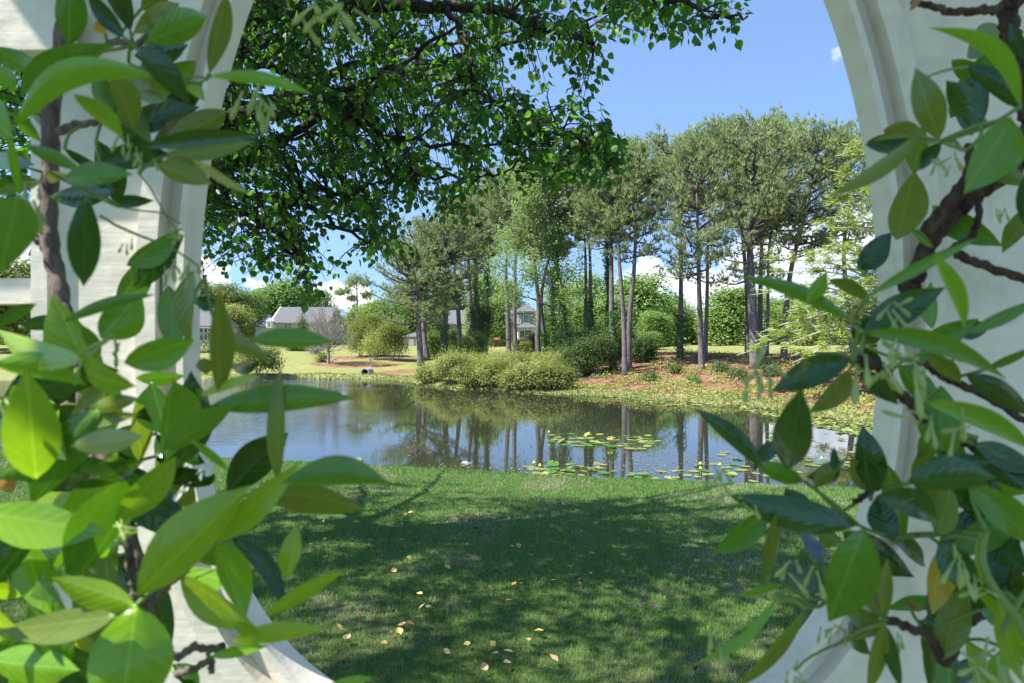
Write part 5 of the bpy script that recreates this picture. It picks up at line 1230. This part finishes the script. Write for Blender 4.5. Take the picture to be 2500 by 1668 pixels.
LEFT = [ # crop, base x,y, tip x,y, width, material, depth class
 (1, 440, 290, 460, -160, 210, 'M', 1, 0), (1, 790, 240, 560, -60, 120, 'D', 1), (1, 830, 200, 780, -120, 170, 'D', 2), (1, 850, 210, 1130, 30, 150, 'O', 2), (1, 930, 265, 1300, 110, 215, 'M', 1, .1),
 (1, 1335, 470, 1440, -30, 140, 'O', 1, -.2), (1, 1345, 485, 1970, 600, 100, 'B', 0, .5), (1, 90, 810, 1010, 520, 190, 'B', 0, 1.0, 5), (1, 130, 600, 710, 290, 210, 'M', 1, .3), (1, 870, 290, 1195, 645, 175, 'D', 0, .15),
 (1, 720, 430, 850, 810, 165, 'O', 1), (1, 620, 470, 700, 720, 150, 'M', 2), (1, 470, 600, 765, 865, 130, 'L', 0, .25), (1, 760, 850, 1250, 690, 190, 'D', 2, .1), (1, 890, 940, 1650, 870, 115, 'D', 0, .2), (1, 1040, 1000, 1600, 905, 130, 'O', 1, -.1),
 (1, 1000, 1050, 1340, 1170, 185, 'O', 1), (1, 1220, 1010, 1590, 1235, 65, 'P', 0), (1, 405, 1140, 830, 1115, 170, 'M', 0, 0), (1, 170, 930, 520, 1095, 100, 'M', 1), (1, 410, 950, 650, 1070, 70, 'D', 2), (1, 640, 1040, 1060, 980, 180, 'D', 2),
 (1, 300, 1090, 415, 1115, 90, 'Y', 1), (1, 555, 1260, 535, 1800, 210, 'D', 0, 0, 5), (1, 560, 1250, 480, 1560, 120, 'M', 1), (1, 110, 1250, 10, 1720, 300, 'M', 0, 0, 0), (1, -60, 400, 90, 580, 130, 'B', 1), (1, -80, 620, 80, 900, 200, 'B', 1), (1, 60, 850, 130, 1250, 60, 'B', 1),
 (1, 690, 1290, 970, 1280, 90, 'D', 2), (1, 1180, 550, 1300, 640, 80, 'L', 1), (1, 860, 560, 1050, 640, 120, 'O', 2), (1, -60, 1250, 250, 1160, 130, 'D', 2), (1, 90, 700, 260, 900, 90, 'M', 2), (1, 640, 120, 690, 220, 70, 'Y', 2), (1, 820, 400, 960, 560, 130, 'O', 2), (1, -40, 300, 240, 440, 150, 'M', 2), (1, 900, 60, 1060, -60, 140, 'O', 3), (1, -60, 1000, 210, 1050, 120, 'D', 2),
 (2, 540, 860, 0, 670, 200, 'L', 0, .35, 8), (2, -40, 890, 520, 1010, 175, 'B', 0, .3), (2, 230, 1620, 170, 950, 335, 'L', 0, 0, 0), (2, 640, 720, 890, 440, 270, 'B', 1, -.1), (2, 400, 620, 970, 450, 85, 'M', 1, .4), (2, 790, 880, 1220, 735, 230, 'B', 0, -.05), (2, 530, 900, 850, 1020, 190, 'L', 0, .15), (2, 700, 970, 460, 1210, 90, 'O', 0),
 (2, 580, 1170, 880, 1110, 115, 'O', 1), (2, 430, 1290, 880, 1210, 110, 'O', 1), (2, 450, 1410, 890, 1350, 180, 'P', 0, 0, 0), (2, 1060, 1500, 1100, 1010, 250, 'B', 1, -.35), (2, 1040, 1440, 1470, 1165, 200, 'M', 0, .1), (2, 1250, 500, 1395, 480, 115, 'D', 1), (2, 1395, 1070, 1390, 450, 165, 'O', 0, -.15, 10), (2, 1420, 730, 1730, 870, 130, 'O', 1, .35), (2, 1600, 730, 2110, 745, 150, 'M', 0, .15, 5),
 (2, 1470, 910, 1650, 870, 95, 'D', 2), (2, 1330, 1160, 2230, 1105, 200, 'M', 0, .1, 0), (2, 1770, 1640, 1790, 930, 125, 'O', 0, .05, 0), (2, 1450, 1700, 1820, 1340, 270, 'D', 1, .05), (2, 1220, 1370, 1450, 1560, 60, 'B', 0), (2, -20, 650, 220, 505, 95, 'D', 1), (2, 120, 650, 420, 590, 95, 'D', 2), (2, 1250, 900, 1360, 880, 120, 'O', 1), (2, 1270, 1090, 1650, 965, 70, 'L', 0), (2, 160, 990, 60, 1180, 120, 'M', 1), (2, 300, 1050, 480, 1060, 110, 'D', 2), (2, -60, 1150, 120, 1330, 200, 'D', 2), (2, 1000, 1250, 900, 1210, 90, 'R', 2), (2, 870, 1330, 1060, 1190, 140, 'D', 2), (2, 300, 1190, 440, 1560, 180, 'D', 2), (2, 1000, 1330, 1150, 1560, 150, 'D', 2), (2, 640, 830, 520, 640, 90, 'M', 1), (2, 1250, 1040, 1330, 1130, 60, 'O', 1),
 (3, -120, 480, 650, 600, 330, 'B', 0, -.05, 0), (3, 740, 540, 1105, 140, 230, 'L', 0, -.12), (3, 870, 1010, 1560, 340, 360, 'L', 0, .12, 5), (3, 1380, 660, 1890, 180, 190, 'L', 0, -.12), (0, 690, 1180, 940, 1182, 78, 'M', 0, .45), (0, 640, 1205, 880, 1243, 82, 'O', 0, -.1), (3, 420, 330, 900, 150, 180, 'D', 1, 0), (3, 860, 1070, 350, 900, 205, 'L', 0, .15), (3, 740, 1140, 30, 1230, 220, 'O', 0, .1),
 (3, 870, 1070, 760, 1830, 520, 'B', 0, 0, 0), (3, -80, 1420, 480, 1480, 260, 'B', 0, 0), (3, 1150, 880, 1620, 1200, 200, 'L', 1, -.25), (3, 1380, 670, 1560, 1140, 235, 'B', 0, .2), (3, 1480, 640, 1810, 1100, 140, 'D', 1, .6), (3, 1830, 900, 1890, 560, 150, 'L', 0), (3, 1690, 1140, 2180, 855, 115, 'L', 0, 0), (3, 1480, 1300, 2060, 1225, 140, 'L', 0, .1), (3, 1340, 1400, 1700, 1330, 80, 'B', 1), (3, -60, 720, 140, 610, 160, 'M', 1), (3, 1080, 290, 1360, 240, 160, 'D', 2), (3, 50, 600, 420, 690, 70, 'L', 1), (3, -60, 960, 130, 1010, 110, 'L', 0), (3, -40, 1080, 110, 1200, 90, 'L', 0), (3, 420, 740, -60, 860, 300, 'D', 2, 0, 0), (3, 560, 620, 720, 480, 110, 'O', 1), (3, 500, 1250, 760, 1180, 90, 'O', 2), (3, 1150, 830, 1480, 900, 200, 'M', 2), (3, 1500, 1180, 1660, 1270, 90, 'L', 0), (3, 1130, 100, 1300, 160, 120, 'D', 2), (3, 880, 560, 1050, 500, 130, 'D', 2), (3, 470, 480, 740, 720, 160, 'D', 2), (3, 1100, 1450, 1260, 1640, 120, 'D', 2), (0, 780, 1690, 900, 1655, 40, 'B', 1), (3, 1000, 120, 1130, 330, 110, 'M', 2), (3, 120, 1290, 470, 1250, 110, 'D', 2), (3, 700, 760, 560, 620, 90, 'O', 2), (3, 0, 330, 100, 220, 120, 'R', 2), (3, 820, 250, 640, 60, 200, 'D', 2), (3, 1560, 560, 1700, 420, 140, 'D', 2)]
LSTEM = [(0, [(160, 60), (128, 250), (122, 420), (120, 560), (140, 680), (165, 800), (205, 920), (215, 1020), (260, 1130), (300, 1250), (330, 1380), (355, 1500), (350, 1668)], .62, .52, .0075, .0065, 1),
         (1, [(380, 840), (480, 800), (620, 780), (720, 700)], .60, .56, .004, .002, 1), (1, [(690, 280), (780, 270), (860, 290), (950, 220), (1060, 80)], .58, .54, .003, .002, 1), (1, [(860, 290), (960, 400), (1050, 470), (1160, 485), (1320, 495), (1345, 485)], .54, .48, .0012, .001, 0), (1, [(1180, 570), (1270, 530), (1325, 500)], .5, .48, .0012, .001, 0),
         (2, [(360, 200), (270, 130), (200, 30)], .6, .6, .004, .003, 1), (1, [(600, 1240), (700, 1300), (860, 1340), (1030, 1360), (1150, 1430)], .5, .48, .0010, .0007, 0), (2, [(640, -60), (760, 10), (900, 70), (1060, 130), (1180, 200), (1260, 260), (1310, 340)], .5, .48, .0014, .0008, 0), (1, [(890, 1110), (960, 1200), (1060, 1380), (1160, 1510)], .48, .48, .0009, .0007, 0),
         (3, [(730, 1130), (860, 1050), (980, 1020), (1080, 940), (1190, 850)], .50, .46, .0035, .002, 1), (3, [(820, 640), (830, 760), (850, 900), (880, 1050), (980, 1200), (1060, 1330), (1130, 1400), (1230, 1340), (1320, 1350), (1430, 1330)], .52, .5, .0035, .0028, 1), (3, [(1130, 1510), (1250, 1470), (1340, 1420), (1350, 1500)], .55, .52, .003, .0025, 1), (2, [(560, 1440), (600, 1540), (640, 1620)], .6, .58, .003, .002, 1), (2, [(350, 1100), (420, 1150), (520, 1130), (560, 1000), (540, 900)], .58, .58, .004, .003, 1)]
LBUD = [(1, 800, 850, 6, .016, .47), (1, 880, 980, 6, .016, .47), (1, 210, 1290, 8, .024, .44), (1, 180, 1200, 5, .020, .44), (1, 1990, 60, 6, .028, .45), (1, 2150, 40, 4, .028, .45), (1, 1560, 520, 4, .030, .45), (1, 1680, 640, 4, .024, .45), (2, 820, 90, 3, .014, .48), (2, 1070, 60, 5, .016, .48), (2, 1090, 270, 4, .018, .47), (2, 1190, 240, 4, .018, .47), (2, 720, 720, 7, .02, .44), (2, 1280, 280, 4, .012, .47), (3, 740, 560, 7, .016, .42), (3, 470, 790, 5, .016, .44), (2, 510, 900, 5, .014, .45), (2, 20, 1150, 6, .026, .40)]
LFLO = [(3, 290, 930, .015, .48), (3, 1310, 210, .008, .5), (3, 1155, 345, .009, .5)]
vine('bright lime-green jasmine vine crowding the left side of the white arbor', LEFT, LSTEM, LBUD, LFLO, 501, {0: .41, 1: .48, 2: .56, 3: .63}, 46, 'DDDMMO', [(-40, 260, 960, 1660, 16, 'LBBMMODD', .48, .58), (250, 470, 1030, 1350, 6, 'MMDDO', .5, .58), (-20, 400, 960, 1640, 12, 'LBBMMDO', .43, .49)])

RIGHT = [
 (4, 2200, 680, 1640, 200, 120, 'B', 0, -1.1, 10), (4, 2210, 690, 1850, 430, 150, 'D', 1, -.2), (4, 1680, 890, 1535, 455, 200, 'O', 0, -.15, 5), (4, 1970, 760, 1735, 525, 185, 'D', 1), (4, 2140, 760, 1850, 1215, 300, 'M', 0, .1, 0), (4, 1545, 870, 985, 1245, 115, 'O', 0, .3, 5), (4, 1690, 910, 1570, 1080, 100, 'D', 1), (4, 2260, 930, 2060, 1030, 170, 'D', 2), (4, 1960, 1150, 2150, 1090, 80, 'D', 2), (4, 2240, 1100, 2221, 1420, 120, 'D', 1), (4, 2221, 380, 2130, 150, 90, 'D', 2), (4, 1540, 870, 1250, 900, 36, 'O', 1, -.5),
 (5, 1120, 605, 420, 335, 115, 'M', 0, -.35, 12), (5, 835, 490, 960, 300, 110, 'B', 0), (5, 970, 345, 1230, 490, 100, 'O', 1, .3), (5, 1240, 440, 1910, 90, 85, 'M', 0, .15), (5, 1640, 180, 1835, 650, 105, 'B', 0, .3), (5, 1200, 700, 1695, 410, 225, 'D', 1, .1), (5, 1190, 680, 2070, 970, 140, 'M', 0, .55, 5), (5, 1860, 690, 2300, 480, 95, 'M', 0), (5, 1120, 850, 640, 1045, 215, 'D', 0, -.15, 5), (5, 1110, 920, 855, 1190, 150, 'O', 1, .2), (5, 560, 1550, 135, 1185, 130, 'D', 0, -.25), (5, 710, 1560, 800, 1060, 250, 'D', 0, 0, 0), (5, 1175, 930, 1410, 1135, 130, 'D', 1), (5, 1250, 1720, 1190, 1290, 200, 'D', 1, -.1), (5, 1700, 1030, 1715, 1490, 290, 'M', 1, 0), (5, 1580, 1120, 2260, 1430, 150, 'B', 0, .3, 8), (5, 1850, 950, 2260, 1210, 165, 'D', 0, .15),
 (5, 1600, 810, 1810, 1000, 120, 'O', 1), (5, 1770, 660, 2010, 640, 150, 'D', 2), (5, 1980, 920, 2300, 770, 60, 'O', 1), (5, 1520, 1640, 2010, 1510, 200, 'D', 1), (5, 1900, 1400, 2300, 1560, 170, 'D', 1), (5, 500, 1560, 640, 1380, 120, 'D', 2), (5, 1000, 1560, 1010, 1420, 60, 'D', 1), (5, 1180, 760, 1330, 560, 200, 'D', 2), (5, 1300, 900, 1160, 780, 150, 'D', 2), (5, 1500, 30, 1640, 140, 60, 'M', 1), (5, 1780, 830, 1900, 860, 70, 'O', 2),
 (6, 1160, 560, 370, 375, 250, 'D', 0, .12, 0), (6, 590, 460, 250, 730, 170, 'M', 0, .15), (6, 640, 480, 570, 960, 100, 'O', 0, .1), (6, 1200, 580, 985, 1150, 330, 'M', 0, .05, 0), (6, 820, 280, 510, 170, 130, 'M', 1), (6, 880, 310, 1080, 150, 120, 'O', 1), (6, 1220, 345, 1120, 130, 145, 'O', 1), (6, 1280, 370, 1660, 530, 200, 'D', 0, .2), (6, 1390, 660, 1290, 380, 200, 'D', 1), (6, 1480, 280, 2020, 260, 220, 'D', 0, .2), (6, 1700, 90, 2010, 560, 260, 'D', 1), (6, 1880, 300, 2300, 680, 240, 'M', 0, .1), (6, 1900, 40, 2280, 340, 190, 'D', 1), (6, 1700, 700, 1640, 1110, 170, 'Y', 1), (6, 1690, 660, 1920, 990, 230, 'D', 0), (6, 1345, 1155, 1140, 930, 140, 'O', 0), (6, 1325, 1190, 1080, 1080, 140, 'O', 0), (6, 1335, 1160, 1350, 790, 90, 'O', 0), (6, 1330, 1190, 1225, 1620, 115, 'O', 0), (6, 1335, 1200, 1440, 1600, 105, 'D', 0), (6, 1550, 1170, 1740, 1265, 70, 'D', 1), (6, 1590, 1280, 1620, 1600, 70, 'D', 1), (6, 880, 1010, 690, 800, 200, 'G', 1, 0, 0), (6, 940, 810, 800, 600, 110, 'G', 1), (6, 830, 1100, 390, 1590, 95, 'O', 0, .35),
 (6, 650, 1020, 130, 1430, 70, 'B', 0, .9), (6, 680, 930, 400, 1000, 50, 'B', 1, .3), (6, 1950, 590, 1960, 960, 70, 'L', 0), (6, 1900, 950, 2250, 1370, 90, 'L', 0, .2), (6, 2150, 800, 2260, 1250, 140, 'D', 1), (6, 2060, 1000, 2221, 1560, 130, 'L', 0), (6, 1940, 1100, 2120, 1200, 90, 'M', 1), (6, 2000, 620, 2230, 860, 220, 'D', 1), (6, 1380, 640, 1580, 820, 120, 'D', 2), (6, 900, 600, 1050, 660, 130, 'O', 2), (6, 1850, 1290, 1960, 1600, 120, 'L', 1), (6, 2100, 1350, 2000, 1620, 130, 'B', 1), (6, 820, 520, 700, 330, 160, 'D', 2), (6, 1050, 200, 840, 250, 130, 'D', 2), (6, 2221, 1100, 2180, 1480, 160, 'B', 1), (6, 1100, 1180, 1240, 1380, 120, 'D', 2), (6, 1480, 1050, 1560, 1110, 50, 'R', 1), (4, 1490, 70, 1560, 0, 60, 'R', 1)]
RSTEM = [(4, [(2170, -20), (2120, 60), (2130, 200), (2190, 380), (2230, 600), (2240, 900), (2180, 1050), (2020, 1160), (1880, 1260), (1720, 1420), (1620, 1540), (1530, 1760), (1470, 1850)], .60, .62, .0080, .0085, 1), (4, [(1500, 10), (1600, 30), (1750, 75), (1900, 70), (2080, 60)], .58, .58, .0025, .004, 1), (4, [(1870, 930), (1880, 1050), (1850, 1150), (1720, 1320), (1600, 1480)], .58, .6, .004, .006, 1), (4, [(1850, 960), (1760, 930), (1690, 905), (1600, 880), (1500, 860)], .5, .46, .0018, .001, 0), (4, [(1860, 425), (1720, 450), (1570, 500)], .5, .47, .0013, .001, 0), (4, [(1935, 1260), (1930, 1400), (1880, 1520), (1780, 1568)], .6, .6, .003, .003, 1),
         (5, [(1760, 150), (1850, 210), (2000, 270), (2240, 350)], .6, .6, .004, .004, 1), (5, [(1130, 860), (1260, 880), (1330, 930), (1400, 1060), (1500, 1130), (1600, 1260), (1800, 1350), (1980, 1450), (2240, 1560)], .50, .54, .004, .0045, 1), (5, [(1600, 880), (1700, 960), (1800, 1010), (1900, 1060), (2240, 1250)], .55, .56, .0035, .003, 1), (5, [(1150, 620), (1160, 700), (1140, 800), (1140, 860)], .48, .49, .0015, .002, 0),
         (6, [(1150, 420), (1220, 360), (1290, 320), (1260, 260)], .52, .52, .0025, .002, 1), (6, [(1160, 555), (1250, 600), (1420, 635), (1560, 625), (1690, 615)], .50, .52, .0014, .003, 0), (6, [(2020, 1070), (1900, 1160), (1800, 1230), (1790, 1300), (1750, 1400), (1700, 1430), (1660, 1330), (1600, 1250), (1480, 1210), (1340, 1160)], .56, .48, .004, .003, 1), (6, [(1780, 1230), (1900, 1330), (2060, 1420)], .55, .55, .002, .0015, 0), (6, [(640, 1020), (760, 1050), (900, 1080), (960, 1040)], .46, .5, .0016, .002, 0), (6, [(1200, 1260), (1050, 1310), (860, 1400), (760, 1490)], .48, .46, .0013, .0009, 0), (6, [(1980, 600), (1950, 760), (2020, 950), (2150, 1120), (2300, 1380)], .43, .41, .0028, .0034, 0), (6, [(2260, 950), (2150, 1100), (2070, 1260)], .43, .42, .0028, .002, 0)]
RBUD = [(4, 1660, 1000, 3, .016, .5), (4, 1790, 1010, 4, .018, .5), (4, 2070, 1350, 4, .014, .52), (5, 1380, 530, 8, .022, .45), (5, 1390, 760, 8, .022, .44), (5, 1270, 880, 4, .034, .44), (5, 1500, 900, 4, .034, .44), (5, 470, 960, 4, .028, .44), (5, 570, 930, 4, .022, .44), (5, 1630, 1220, 4, .026, .44), (5, 1810, 1260, 3, .03, .44), (6, 280, 200, 4, .02, .46), (6, 270, 300, 4, .018, .46), (6, 460, 400, 3, .018, .45), (6, 790, 800, 6, .024, .44), (6, 1810, 760, 6, .024, .42), (6, 1920, 930, 6, .02, .42), (6, 280, 1290, 5, .024, .45), (6, 980, 1200, 4, .014, .47), (6, 1060, 1210, 4, .014, .47), (6, 1390, 1290, 4, .018, .46), (6, 730, 1480, 3, .02, .45), (6, 800, 1520, 4, .02, .45), (6, 2140, 1400, 8, .03, .42), (6, 1900, 1480, 7, .03, .42)]
vine('darker glossy jasmine vine climbing the right side of the white arbor', RIGHT, RSTEM, RBUD, [], 502, {0: .45, 1: .51, 2: .57, 3: .63}, 40, 'DDDMMO', [(2230, 2520, 1150, 1650, 12, 'DDDMO', .48, .58)])
